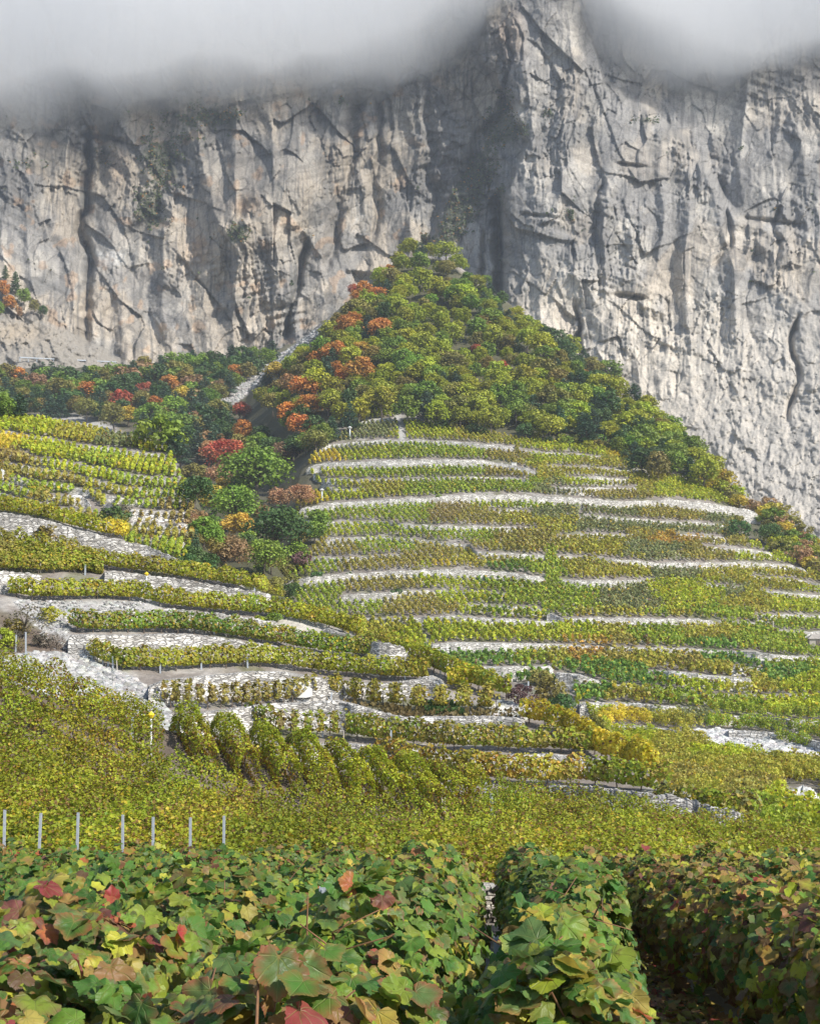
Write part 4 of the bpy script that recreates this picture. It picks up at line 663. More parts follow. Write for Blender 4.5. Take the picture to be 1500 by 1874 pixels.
for k in range(-9, 30):
    ts = np.arange(-45, 45, .1); ln = (np.array([0, 22.]) + nC * (k * 1.36))[None] + dC[None] * ts[:, None]; ln[:, 1] += .5 * np.sin(ts / 9.); px, py = proj(np.c_[ln, ground(ln[:, 0], ln[:, 1]) + .5])
    m = inpoly(ln[:, 0], ln[:, 1], fpB) & ~inpoly(px, py, polyB1x) & (np.abs(ln[:, 0]) < .36 * ln[:, 1] + 1.5) & (ln[:, 1] > 20.8)
    rr_ = runs(m)
    for a, b in rr_:
        sd = 'left' if len(rr_) > 1 and ln[a, 0] < -3 and px[a:b].mean() < 500 else 'right' if len(rr_) > 1 else 'whole'
        cnt_ += 1; lb = {'left': 'middle field left of the slanting rows', 'right': 'middle field right of the slanting rows', 'whole': 'middle field behind the foreground'}[sd]
        b_row(ln[a:b], .37, 1.12 + .04 * math.sin(k * 2.1), k + 50, 760, f'yellow-green vine row, {ORD[min(18, max(1, k + 2))] if k < 17 else str(k + 2) + "th"} from the front, {lb}', 'cross rows, ' + lb)
# ------------------------------------------------------------------ foreground vines with real leaves
def leaf_outline(det):
    half = [(0, 0), (.10, -.16), (.28, -.22), (.43, -.13), (.50, .02), (.60, .12), (.66, .30), (.57, .38), (.66, .52), (.60, .68), (.46, .72), (.36, .72), (.27, .82), (.12, .93), (0, 1.06)]
    if det: 
        h = []
        for i in range(len(half) - 1):
            a, b = np.array(half[i]), np.array(half[i + 1]); h.append(tuple(a))
            if i > 0: m = (a + b) / 2; nrm = np.array([b[1] - a[1], -(b[0] - a[0])]); nrm = nrm / (np.linalg.norm(nrm) + 1e-9); h.append(tuple(m + nrm * .05)) 
        h.append(half[-1])
    else: h = [half[i] for i in (0, 2, 4, 6, 7, 9, 11, 13, 14)]
    return np.array(h + [(-x, y) for x, y in h[-2:0:-1]])
def leaf_tpl(det):
    o = leaf_outline(det); n = len(o); c = np.array([0, .30]); V = [c]; F_ = []
    if det:
        ring = c + (o - c) * .55; V = np.r_[[c], ring, o]; 
        for i in range(n):
            j = (i + 1) % n; F_.append([0, 1 + i, 1 + j]); F_.append([1 + i, 1 + n + i, 1 + n + j]); F_.append([1 + i, 1 + n + j, 1 + j])
        rim = np.r_[0, np.full(n, .35), np.ones(n)]
    else:
        V = np.r_[[c], o]; rim = np.r_[0, np.ones(n)]
        for i in range(n): F_.append([0, 1 + i, 1 + (i + 1) % n])
    V = np.array(V); V = V - np.array([0, .0]); return V, np.array(F_), rim
TD, TL = leaf_tpl(True), leaf_tpl(False)
GREENS = np.array([(.065, .165, .03), (.09, .20, .03), (.14, .26, .035), (.22, .29, .035), (.11, .195, .055)])
REDS = np.array([(.42, .07, .05), (.30, .06, .055), (.50, .16, .06), (.20, .08, .06), (.34, .19, .07)])
YELS = np.array([(.46, .46, .05), (.36, .43, .04), (.48, .36, .06), (.38, .32, .07)])
BRNS = np.array([(.24, .13, .05), (.32, .20, .08), (.16, .09, .05), (.40, .25, .07)])
def leaves_mesh(name, pos, nrm, size, tpl, mix):
    """mix (n,4): weights of green, red, yellow, brown"""
    V, Fc, rim = tpl; n = len(pos); nn = nrm / (np.linalg.norm(nrm, axis=1)[:, None] + 1e-9)
    dn = np.array([0, 0, -1.]) + R.normal(size=(n, 3)) * .55; ty = dn - nn * (dn * nn).sum(1)[:, None]; ty /= np.linalg.norm(ty, axis=1)[:, None] + 1e-9; tx = np.cross(ty, nn)
    asp = R.uniform(.9, 1.15, (n, 1)); cup = R.uniform(-.15, .45, (n, 1)); fold = R.uniform(0, .35, (n, 1)); wv = R.uniform(.02, .08, (n, 1)); ph = R.uniform(0, 6.28, (n, 1))
    x = V[None, :, 0] * asp * (1 + .10 * np.sin(V[None, :, 1] * 5 + ph)); y = V[None, :, 1] - .3 + 0 * x; rr = x * x + y * y
    z = -cup * rr + fold * np.abs(x) + wv * np.sin(np.arctan2(y, x) * 5 + ph) * np.sqrt(rr) * 2 - .25 * cup * np.maximum(0, y) ** 2
    s = size[:, None]
    W = pos[:, None, :] + tx[:, None, :] * (x * s)[..., None] + ty[:, None, :] * (y * s)[..., None] + nn[:, None, :] * (z * s)[..., None]
    cum = np.cumsum(mix / mix.sum(1)[:, None], 1); u_ = R.uniform(0, 1, n); kind = (u_[:, None] > cum).sum(1).clip(0, 3); i5 = R.integers(0, 4, n)
    base = np.stack([GREENS[R.integers(0, 5, n)], REDS[R.integers(0, 5, n)], YELS[i5], BRNS[i5]], 0)[kind, np.arange(n)] * R.uniform(.8, 1.2, (n, 1))
    red_rim = mix[:, 1] / mix.sum(1) + .05; rimc = np.where((R.uniform(0, 1, n) < red_rim * 2.2)[:, None], REDS[R.integers(0, 5, n)] * .9, np.where((R.uniform(0, 1, n) < .3)[:, None], YELS[i5] * .7, base * .9))
    gc = np.where(((kind == 1) & (R.uniform(0, 1, n) < .5))[:, None], GREENS[R.integers(0, 5, n)] * 1.2, base)
    t = (rim[None, :] ** 2 * R.uniform(.3, 1., (n, 1)) * R.uniform(.5, 1, (n, len(V))))[..., None]
    col = gc[:, None, :] * (1 - t) + rimc[:, None, :] * t
    FF = Fc[None] + (np.arange(n) * len(V))[:, None, None]; uv = np.stack([np.broadcast_to(V[:, 0], (n, len(V))), np.broadcast_to(V[:, 1], (n, len(V)))], -1)
    return mesh_np(name, W.reshape(-1, 3), FF, 3, col=col.reshape(-1, 3), uv=uv.reshape(-1, 2), smooth=True)
def front_row(xc, y0, y1, wid, top, mixf, lab, grp, dens=1., lo=.10, near=6.5):
    """a vine row along +Y; xc(y) centre, hedge cross-section full of lobed leaves"""
    ymid = (y0 + y1) / 2; c0 = np.array([xc(ymid), ymid, float(SA(0., ymid))]); e = empty('vine_row', c0); sets = [(y0, min(near, y1), TD, 1250), (max(y0, near), y1, TL, 1050)]; fols = []
    for k_, (a, b, tpl, per) in enumerate(sets):
        if b <= a: continue
        n = int((b - a) * per * dens); y = R.uniform(a, b, n); th = R.uniform(-.7, math.pi + .7, n); rad = 1 - .55 * R.uniform(0, 1, n) ** 2.2; bl = 1 + .55 * noise(y / .5, y * 0 + xc(0) * 3, 44) + .3 * noise(y / .2, np.cos(th) * 2, 45)
        x = xc(y) + wid * np.cos(th) * rad * bl; h = np.maximum(lo, lo + (top - lo) * (.45 + .55 * np.sin(th) * rad * bl)); z = SA(x, y) + h
        pos = np.c_[x, y, z] - c0; nr = np.c_[np.cos(th), -.35 + 0 * th, np.sin(th) * .8 + .45] + R.normal(size=(n, 3)) * .5
        size = R.uniform(.042, .092, n) * (1.0 if k_ == 0 else .95)
        fol = obj('foliage', leaves_mesh('foliage', pos, nr, size, tpl, mixf(x, y, h)), M_leafn, e)
    mb = MB(); mc = MB()
    for yy in np.arange(y0 + .3, y1, .85):
        b0 = np.array([xc(yy), yy, float(SA(xc(yy), yy))]) - c0; j = lambda a: R.uniform(-a, a)
        mb.tube([b0 + (0, 0, -.05), b0 + (j(.05), j(.06), .14), b0 + (j(.07), j(.08), .3), b0 + (j(.09), j(.15), .46)], [.032, .027, .03, .018], 7)
        for _ in range(3):
            st = b0 + (j(.08), j(.25), .4); mc.tube([st, st + (j(.1), j(.12), .25), st + (j(.16), j(.2), top - .45 + j(.1)), st + (j(.22), j(.25), top - .38 + j(.12))], [.006, .005, .004, .0025], 5)
    for hh in (.45, .72): 
        ysw = np.linspace(y0, y1, 14); mc.tube([np.array([xc(v), v, float(SA(xc(v), v)) + hh]) - c0 for v in ysw], .0025, 4)
    obj('vine_stocks', mb.mesh('vine_stocks', True), M_stock, e); obj('canes', mc.mesh('canes', True), M_cane, e); tag(e, lab, 'vine row', grp); return e
dr = .05
def mixL(x, y, h):
    n_ = noise(x / .5, y / .7, 61); m_ = noise(x / .9 + 3, y / 1.1, 63); near = sst(y, 6.3, 4.0)
    r = .035 + near * (.07 + .42 * sst(m_, .0, .4)) * sst(h, .55, .85); yl = .08 + .30 * sst(n_, .1, .5) + near * .10; b = .05 + .10 * sst(y, 9, 16) + near * .06; g = 1.0 - .45 * near * sst(m_, -.1, .4) - .25 * sst(y, 12, 18)
    return np.stack([g, r, yl, b], -1)
def mixM(x, y, h): m_ = mixL(x, y, h); m_[:, 1] *= .35; m_[:, 0] *= 1.6; return m_
def mixR(x, y, h):
    n_ = sst(noise(x / .6, y / .8, 65), -.3, .4); up = sst(h, .45, .85)
    return np.stack([.42 + .5 * n_ * up, .06 + .05 * up, .40 + .15 * up, .42 - .05 * n_ + .25 * (1 - up)], -1)
for k in range(7):
    x0_ = -.55 - .95 * k; ya = max(2.3, 1.5 + abs(x0_) * .55 if k else 2.3)
    front_row(lambda y, a=x0_: a + dr * y, ya if k < 2 else abs(x0_) / .36 - .3, 18.2, .44, .93, mixL, f'foreground green and red vine row, {ORD[k + 1]} to the left of the narrow gap', 'foreground rows left of the gap', 1.0 if k < 5 else .85)
front_row(lambda y: -.17 + .146 * y, 3.7, 13.5, .25, .95, mixM, 'deep green foreground vine row between the narrow gap and the earth path', 'foreground rows around the path', 1.0)
for k in range(5):
    front_row(lambda y, a=2.0 + .98 * k: a + dr * y, (5.2 if k == 0 else (2.0 + .98 * k) / .345), 18.0, .40, .90 + (.02 * k), mixR, ('brown and gold foreground vine row with its shaded flank along the earth path' if k == 0 else f'brown and gold foreground vine row, {ORD[k]} behind the one beside the path'), 'foreground rows right of the path', .95)
front_row(lambda y: .62 + dr * y, 8.0, 17.4, .31, .93, mixM, 'further deep green foreground row, seen over the near one beside the path', 'foreground rows around the path', 1.0)
# litter of fallen leaves on the path
n = 2600; y = R.uniform(5, 17, n); x = R.uniform(.85, 1.75, n) + dr * y; lt = leaves_mesh('leaf_litter', np.c_[x, y, SA(x, y) + .02 + R.uniform(0, .03, n)], np.c_[R.normal(size=(n, 2)) * .35, np.ones(n)], R.uniform(.05, .1, n), TL, np.tile([.1, .25, .35, .9], (n, 1)))
tag(obj('leaf_litter', lt, M_leafn), 'fallen brown and yellow leaves on the stony earth path', 'leaf litter', kind='stuff')
n = 1500; y = R.uniform(4.5, 18, n); x = R.uniform(.8, 1.8, n) + dr * y; v, f = ico(); s = .012 * 5 ** (R.uniform(0, 1, n) ** 2); V = v[None] * R.uniform(.7, 1.2, (n, 12, 1)) * (s[:, None] * np.array([[1, .8, .5]]))[:, None, :] + np.c_[x, y, SA(x, y)][:, None, :]
tag(obj('path_stones', mesh_np('path_stones', V.reshape(-1, 3), f[None] + (np.arange(n) * 12)[:, None, None], 3, col=np.repeat(np.array([[.5, .49, .46]]) * R.uniform(.6, 1.2, (n, 1)), 12, 0)), M_rock), 'small pale stones scattered on the earth path', 'stones', kind='stuff')
# ------------------------------------------------------------------ trees
def broadleaf(name, seed, H=6.0, rad=2.3, nl=17, nq=85, qs=.33, low=.3, flat=1.0):
    g = np.random.default_rng(seed); e = empty(name, (0, 0, 0)); mb = MB()
    hb = H * low; lean = g.uniform(-.3, .3, 2)
    mb.tube([(0, 0, -.4), (lean[0] * .2, lean[1] * .2, hb * .5), (lean[0] * .5, lean[1] * .5, hb), (lean[0], lean[1], H * .8)], [.17 * H / 6, .14 * H / 6, .11 * H / 6, .03], 7)
    C_ = []; Rr = []
    for i in range(nl):
        a = i * 2.4 + g.uniform(-.5, .5); t = (i + .5) / nl; z = hb + .12 * H + t * (H * .88 - hb - .12 * H); pr = rad * math.sin(math.pi * min(.97, .22 + .72 * t)) ** .7 * g.uniform(.45, .8) * flat
        c = np.array([math.cos(a) * pr + lean[0] * .7, math.sin(a) * pr + lean[1] * .7, z]); C_.append(c); Rr.append(rad * g.uniform(.30, .50) * (1.1 - .35 * t))
        mb.tube([(lean[0] * .4, lean[1] * .4, hb + (z - hb) * .35), (c[0] * .5, c[1] * .5, z - .35), c], [.07 * H / 6, .045 * H / 6, .015], 5)
    P_ = []; N_ = []
    for c, r in zip(C_, Rr):
        k = int(nq * g.uniform(.7, 1.3)); d = g.normal(size=(k, 3)); d[:, 2] += .25; d /= np.linalg.norm(d, axis=1)[:, None]; rr = r * g.uniform(.55, 1.1, (k, 1)); P_.append(c + d * rr * np.array([1, 1, .8])); N_.append(d + g.normal(size=(k, 3)) * .5 + np.array([0, 0, .3]))
    P_ = np.concatenate(P_); N_ = np.concatenate(N_)
    obj('trunk', mb.mesh('trunk', True), M_bark, e); obj('crown', quads('crown', P_, N_, qs * g.uniform(.6, 1.35, len(P_)), np.ones((len(P_), 3)), .35), M_tree, e); return e
def pine(name, seed, H=7.5, rad=1.9):
    g = np.random.default_rng(seed); e = empty(name); mb = MB(); mb.tube([(0, 0, -.4), (.05, 0, H * .5), (0, .05, H)], [.16, .10, .02], 7); P_ = []; N_ = []
    nw = 11
    for i in range(nw):
        t = i / (nw - 1); z = H * (.22 + .76 * t); L = rad * (1 - t) ** .75 * g.uniform(.75, 1.15) + .2; nb = 6 if t < .8 else 4
        for b in range(nb):
            if g.uniform() < .12: continue
            a = b * 2 * math.pi / nb + i * .8 + g.uniform(-.3, .3); l = L * g.uniform(.7, 1.15); tip = np.array([math.cos(a) * l, math.sin(a) * l, z + .12 * l]); base = np.array([0, 0, z]); mb.tube([base, tip], [.03, .01], 4)
            k = int(26 * (l / rad) + 8); tt = g.uniform(.25, 1.05, (k, 1)); P_.append(base + (tip - base) * tt + g.normal(size=(k, 3)) * np.array([.22, .22, .14]) * (1.2 - .5 * tt)); N_.append(np.array([0, 0, 1.]) + g.normal(size=(k, 3)) * .7)
    P_ = np.concatenate(P_); N_ = np.concatenate(N_); obj('trunk', mb.mesh('trunk', True), M_bark, e); obj('crown', quads('crown', P_, N_, .34 * g.uniform(.6, 1.3, len(P_)), np.ones((len(P_), 3)), .4), M_tree, e); return e
def copy_tree(o):
    c = o.copy(); COL.objects.link(c)
    for ch in o.children:
        d = ch.copy(); COL.objects.link(d); d.parent = c
    return c
KIND = {'m': [lambda i: broadleaf('bush', 600 + i, H=2.4, rad=1.3, nl=9, nq=120, qs=.16, low=.05), 1], 'b': [lambda i: broadleaf('broadleaf_tree', 100 + i, nl=15 + i % 5, rad=2.1 + .2 * (i % 3), low=.22 + .04 * (i % 3)), 10], 'p': [lambda i: pine('pine_tree', 200 + i), 4],
        's': [lambda i: broadleaf('bush', 300 + i, H=2.4, rad=1.5, nl=9, nq=60, qs=.26, low=.1), 4], 'B': [lambda i: broadleaf('broadleaf_tree', 400 + i, H=6, rad=2.7, nl=30, nq=70, qs=.27), 4],
        't': [lambda i: broadleaf('bare_bush', 500 + i, H=2.2, rad=1.4, nl=16, nq=26, qs=.13, low=.08), 2]}
POOL = {k: [[], v[0], v[1]] for k, v in KIND.items()}; CNT = dict.fromkeys(KIND, 0)
def plant(kind, p, H, color, lab, cat, group=None, wide=1.):
    pool, mk, nmax = POOL[kind]; i = CNT[kind] % nmax; CNT[kind] += 1; base = {'b': 6., 'p': 7.5, 's': 2.4, 'B': 6., 't': 2.2, 'm': 2.4}[kind]
    if len(pool) <= i: o = mk(i); pool.append(o)
    else: o = copy_tree(pool[i])
    s = H / base; o.location = p; o.rotation_euler = (0, 0, R.uniform(0, 6.28)); o.scale = (s * wide * R.uniform(.9, 1.1), s * wide * R.uniform(.9, 1.1), s)
    for ch in o.children:
        if ch.name.startswith('crown'): ch.color = tuple(color) + (1,)
    for k in ('group',):
        if k in o: del o[k]
    return tag(o, lab, cat, group)
TC = {'yg': (.37, .40, .035), 'g': (.21, .31, .04), 'dg': (.085, .15, .04), 'ol': (.28, .25, .06), 'or': (.58, .26, .06), 'yo': (.55, .42, .06), 'rd': (.50, .13, .07), 'br': (.40, .24, .12), 'pine': (.09, .15, .085), 'pu': (.17, .10, .09), 'gr': (.20, .18, .13)}
WORD = {'yg': 'yellow-green', 'g': 'mid green', 'dg': 'dark green', 'ol': 'olive brown', 'or': 'orange', 'yo': 'golden yellow', 'rd': 'red', 'br': 'rusty brown', 'pine': 'blue-green', 'pu': 'purplish', 'gr': 'greyish'}
placed = []
def zone_of(where, px, py):
    if where == 'cone':
        v = 'near the tip' if py < 540 else 'in the upper half' if py < 620 else 'in the lower half' if py < 710 else 'along the foot'
        h = 'left flank' if px < 600 else 'left of the stepped path' if px < 690 else 'above the stepped path' if px < 770 else 'middle' if px < 860 else 'right of the middle' if px < 940 else 'towards the right' if px < 1030 else 'right edge' if px < 1130 else 'far right end'
        return f'{v} of the cone-shaped wood, {h}'
    if where == 'wood':
        v = 'at the cliff foot' if py < 690 else 'in the middle' if py < 730 else 'at the lower edge'; h = 'far left' if px < 110 else 'left' if px < 220 else 'right' if px < 330 else 'beside the scree chute'
        return f'{v} of the left wood, {h}'
    if where and where.startswith('in the ravine'): where = ('high' if py < 860 else 'halfway' if py < 930 else 'low') + ' ' + where + (', left bank' if px < 430 else ', right bank' if px > 520 else ', middle')
    return where
def one(kind, px, pyc, size, ck, lab=None, cat='tree', where=None, group=None, y0=120, y1=560, wide=None, fn=ground, squash=1.):
    where = zone_of(where, px, pyc)
    if wide is None: wide = 1.3 if kind in 'bB' else 1.5 if kind == 'p' else 1.2
    """size = crown height in photo px; (px,pyc) = crown centre"""
    p, ok = cast(fn, [px], [pyc + size * .5], y0, y1, 900)
    if not ok[0]: return None
    H = size * p[0, 1] / F * squash; cvar = np.array(TC[ck]) * R.uniform(.82, 1.2) * (1 + R.uniform(-.08, .08, 3)); placed.append((px, pyc, size * (2.0 if lab else 1)))
    return plant(kind, p[0], H, cvar, lab or f'{WORD[ck]} {"pine" if kind == "p" else "bush" if kind in "stm" else "tree"} {where}', cat if kind not in 'stm' else 'bush', group or (f'{WORD[ck]} {"pines" if kind == "p" else "bushes" if kind in "st" else "trees"} {where}'), wide)
# distinct ones first
for a in [('B', 470, 870, 118, 'g', 'large mid green tree standing in front of the red tree in the ravine'), ('B', 415, 835, 70, 'rd', 'broad red-leaved tree behind the large green ravine tree'), ('b', 445, 790, 52, 'or', 'orange tree above the broad red tree in the ravine'),
          ('b', 438, 752, 40, 'rd', 'small crimson tree at the lower end of the pale scree chute'), ('B', 415, 1015, 84, 'br', 'pinkish brown feathery tree at the foot of the ravine'), ('B', 505, 975, 105, 'dg', 'large dark green tree at the right foot of the ravine'), ('b', 440, 965, 60, 'yo', 'golden tree between the feathery brown tree and the large dark one'),
          ('b', 548, 980, 56, 'ol', 'olive tree with orange lower leaves at the left end of the striped rows'), ('B', 430, 930, 90, 'g', 'broad mid green tree in the middle of the ravine'), ('b', 390, 915, 60, 'yo', 'yellow and rust tree beside the terrace ends left of the ravine'), ('b', 507, 915, 50, 'br', 'rusty brown tree right of the broad ravine trees'),
          ('b', 225, 735, 54, 'rd', 'bright red tree above the grey mound left of the ravine'), ('b', 235, 760, 40, 'yo', 'golden crown tucked under the bright red tree'), ('b', 268, 715, 36, 'rd', 'small red tree right of the bright red tree on the ravine wood'), ('b', 283, 742, 40, 'or', 'orange tree below the small red tree in the left wood'),
          ('b', 310, 705, 46, 'or', 'orange crown in the middle of the left wood'), ('b', 330, 725, 44, 'yo', 'golden brown crown beside the orange one in the left wood'), ('b', 160, 718, 46, 'or', 'orange tree above the left end of the grey mound'), ('b', 35, 690, 42, 'or', 'orange tree near the guard rail at the far left'), ('b', 430, 682, 34, 'or', 'small orange tree below the cliff by the pale chute'),
          ('b', 555, 712, 52, 'or', 'glowing orange tree on the left flank of the cone wood'), ('b', 530, 700, 40, 'br', 'rusty tree left of the glowing orange one'), ('b', 660, 680, 64, 'or', 'tall orange tree in the left half of the cone wood'), ('b', 660, 642, 40, 'yo', 'golden orange tree on the upper left of the cone wood'), ('b', 712, 495, 26, 'or', 'orange tree near the tip of the cone wood'),
          ('b', 665, 528, 36, 'or', 'dark orange tree on the left skyline of the cone wood'), ('b', 645, 530, 26, 'rd', 'red bush-like tree on the left skyline of the cone wood'), ('b', 872, 640, 24, 'rd', 'small red tree high in the middle of the cone wood'), ('b', 918, 672, 30, 'rd', 'brick red tree low in the middle of the cone wood'), ('b', 1070, 686, 22, 'or', 'tiny bright orange tree on the right of the cone wood'),
          ('b', 815, 462, 46, 'yg', 'yellow-green tree at the very tip of the cone wood'), ('b', 765, 480, 44, 'g', 'green tree left of the tip of the cone wood'), ('b', 745, 750, 60, 'g', 'tall green tree at the top of the stepped path above the terraces'), ('p', 1160, 730, 55, 'pine', 'blue-green pine leaning out on the right skyline of the cone wood'), ('p', 913, 570, 32, 'pine', 'blue-green pine at the foot of the dark chimney'), ('b', 868, 520, 40, 'yg', 'yellow-green tree on the right shoulder below the tip of the cone wood'), ('p', 885, 552, 36, 'pine', 'blue-green pine left of the chimney foot'),
          ('b', 530, 600, 44, 'ol', 'olive tree at the cliff foot above the pale chute')]:
    one(a[0], a[1], a[2], a[3], a[4], a[5])
def scatter(poly, n, sizer, cols, kinds, where, dmin, y0=120, y1=560, ymul=1.5, fn=ground, y_off=0):
    xs = [q_[0] for q_ in poly]; ys = [q_[1] for q_ in poly]; k = 0; tries = 0; chute = [(395, 745), (410, 715), (475, 666), (535, 626), (590, 586), (604, 592), (552, 640), (484, 692), (428, 745)]
    while k < n and tries < n * 60:
        tries += 1; px = R.uniform(min(xs), max(xs)); py = R.uniform(min(ys), max(ys))
        if not inpoly(np.array([px]), np.array([py]), poly)[0] or inpoly(np.array([px]), np.array([py]), chute)[0]: continue
        sz = sizer(py) * R.uniform(.75, 1.3)
        if any((px - a) ** 2 + ((py - b) * ymul) ** 2 < (dmin * .5 * (sz + c_)) ** 2 for a, b, c_ in placed): continue
        t = noise(px / 70., py / 70., 121) + .3 * R.normal(); ci = cols[int(np.clip((t + .75) / 1.5, 0, .999) * len(cols))] if R.uniform() < .75 else cols[R.integers(0, len(cols))]
        kd_ = kinds[R.integers(0, len(kinds))]; 
        if kd_ == 'p': ci = 'pine'
        if one(kd_, px, py, sz, ci, where=where, y0=y0, y1=y1, fn=fn) is not None: k += 1
    return k
coneU = [(742, 452), (815, 448), (862, 500), (900, 545), (985, 598), (1130, 690), (1200, 745), (1310, 850), (1290, 870), (1180, 850), (1140, 800), (1000, 785), (900, 775), (840, 765), (770, 760), (740, 725), (700, 735), (640, 770), (590, 800), (560, 800), (520, 760), (470, 730), (500, 680), (590, 620), (650, 560), (700, 490)]
flank = [(470, 680), (500, 670), (560, 640), (640, 560), (690, 500), (720, 520), (700, 600), (690, 700), (640, 760), (560, 800), (500, 760), (460, 720)]
print('flank', scatter(flank, 52, lambda y: np.interp(y, [450, 620, 850], [34, 42, 50]), ['or', 'yg', 'br', 'ol', 'yo', 'g', 'or', 'ol', 'dg'], 'bbbbp', 'cone', .46, 200, 520, 1.8))
print('cone', scatter(coneU, 235, lambda y: np.interp(y, [450, 620, 850], [36, 44, 52]), ['g', 'yg', 'yg', 'yg', 'ol', 'yg', 'g', 'yg', 'yg', 'yg'], 'bbbbbbbbbp', 'cone', .37, 200, 520, 1.9))
coneR = [(960, 590), (1130, 690), (1200, 745), (1310, 850), (1290, 870), (1180, 850), (1090, 790), (1000, 770), (1000, 700)]
print('right', scatter(coneR, 45, lambda y: 46, ['dg', 'g', 'dg', 'ol', 'g'], 'bbbp', 'cone', .36, 200, 520, 1.9))
woodL = [(-70, 676), (60, 680), (200, 684), (250, 672), (300, 662), (370, 657), (430, 650), (500, 640), (500, 660), (440, 700), (400, 730), (430, 780), (380, 830), (330, 830), (310, 800), (235, 775), (180, 752), (70, 748), (0, 752), (-70, 750)]
print('left', scatter(woodL, 190, lambda y: np.interp(y, [650, 830], [38, 56]), ['dg', 'g', 'dg', 'ol', 'g', 'ol', 'br', 'dg', 'g', 'dg'], 'bbppsb', 'wood', .36, 150, 520, 1.9))
rav = [(330, 830), (400, 800), (520, 790), (600, 810), (560, 850), (550, 930), (590, 960), (560, 1010), (500, 1040), (385, 1020), (355, 950), (350, 890)]
print('ravine', scatter(rav, 26, lambda y: 58, ['g', 'dg', 'ol', 'g', 'yo', 'g', 'dg', 'br'], 'bbbB', 'in the ravine between the terraces', .36, 120, 420, 1.8))
rgt = [(1300, 850), (1345, 870), (1440, 935), (1500, 985), (1560, 1040), (1560, 1090), (1480, 1035), (1420, 1000), (1400, 950), (1340, 910), (1290, 880)]
print('rgt', scatter(rgt, 46, lambda y: 28, ['yo', 'yg', 'br', 'g', 'ol', 'yo'], 'ss', 'beside the scree right of the terraces', .42, 150, 430, 1.2))
print('tip', scatter([(850, 498), (900, 518), (965, 580), (940, 605), (885, 570), (850, 540)], 14, lambda y: 30, ['g', 'dg', 'yg', 'ol'], 'bbbp', 'cone', .22, 200, 560, 1.6))
print('bank', scatter([(352, 940), (395, 950), (400, 1040), (345, 1035)], 16, lambda y: 26, ['dg', 'ol', 'g', 'br'], 's', 'on the bank at the terrace ends left of the ravine', .3, 100, 420, 1.3))
print('bank2', scatter([(470, 1030), (540, 1030), (540, 1098), (500, 1090), (480, 1060)], 10, lambda y: 22, ['dg', 'ol', 'g'], 's', 'at the gully foot behind the near spur', .3, 100, 420, 1.3))
print('redsoil', scatter([(-20, 1130), (60, 1150), (125, 1180), (120, 1195), (20, 1195)], 8, lambda y: 26, ['gr', 'br', 'ol'], 'tts', 'on the brown earth patch at the left', .5, 46, 110, 1.2, fn=SC))
print('topedge', scatter([(760, 768), (960, 790), (1150, 810), (1180, 850), (1120, 822), (960, 800), (800, 778)], 16, lambda y: 18, ['ol', 'yg', 'g', 'dg'], 's', 'along the top edge of the far terraces', .5, 200, 420))
for a in [('s', 1352, 968, 34, 'dg', 'rounded dark bush on the right end of the eighth terrace'), ('B', 1410, 978, 44, 'dg', 'dark green tree right of the rounded bush at the terrace ends'), ('b', 1430, 1000, 26, 'g', 'small green tree under the dark tree at the terrace ends'), ('s', 1478, 1030, 26, 'yo', 'yellow bush at the right end of the ninth terrace'), ('s', 1350, 955, 26, 'ol', 'olive bush above the rounded dark one'),
          ('s', 845, 770, 20, 'ol', 'olive bush on the bare earth patch above the terraces'), ('b', 960, 790, 36, 'dg', 'dark tree at the edge above the terraces'), ('s', 802, 912, 14, 'g', 'small green bush on the sixth terrace wall, left one'), ('s', 893, 910, 13, 'g', 'small green bush on the sixth terrace wall, right one'), ('s', 582, 1055, 20, 'dg', 'dark green bush on the wall above the furrowed vines'), ('s', 640, 1053, 14, 'dg', 'small dark bush on the eleventh terrace wall'),
          ('s', 760, 1048, 20, 'ol', 'yellowish bush on the eleventh terrace wall'), ('s', 905, 1052, 18, 'g', 'bright green bush beside the yellow vine patch'), ('s', 728, 1088, 22, 'dg', 'dark bush splitting the twelfth terrace'), ('s', 545, 1025, 36, 'pu', 'grey purple bush at the left tip of the striped rows'), ('s', 520, 1035, 30, 'ol', 'olive bush under the ravine trees by the striped rows')]:
    one(a[0], a[1], a[2], a[3], a[4], a[5], y0=90, y1=430)
for a in [('m', 950, 1272, 44, 'pu', 'dark purple-brown bush at the tip of the near spur', 1.3), ('s', 1010, 1268, 62, 'ol', 'large olive green bush behind the purple-brown one', 1.1), ('s', 1032, 1292, 46, 'dg', 'small green bush right of the large one at the spur tip', 1.), ('s', 1090, 1335, 62, 'ol', 'loose olive bush between the yellow vines and the valley field', .75), ('s', 990, 1240, 30, 'ol', 'flat olive bush above the purple-brown one', 1.5)]:
    one(a[0], a[1], a[2], a[3], a[4], a[5], y0=50 if a[0] == 'm' else 92, y1=100 if a[0] == 'm' else 190, wide=a[6], fn=SC if a[0] == 'm' else SH)
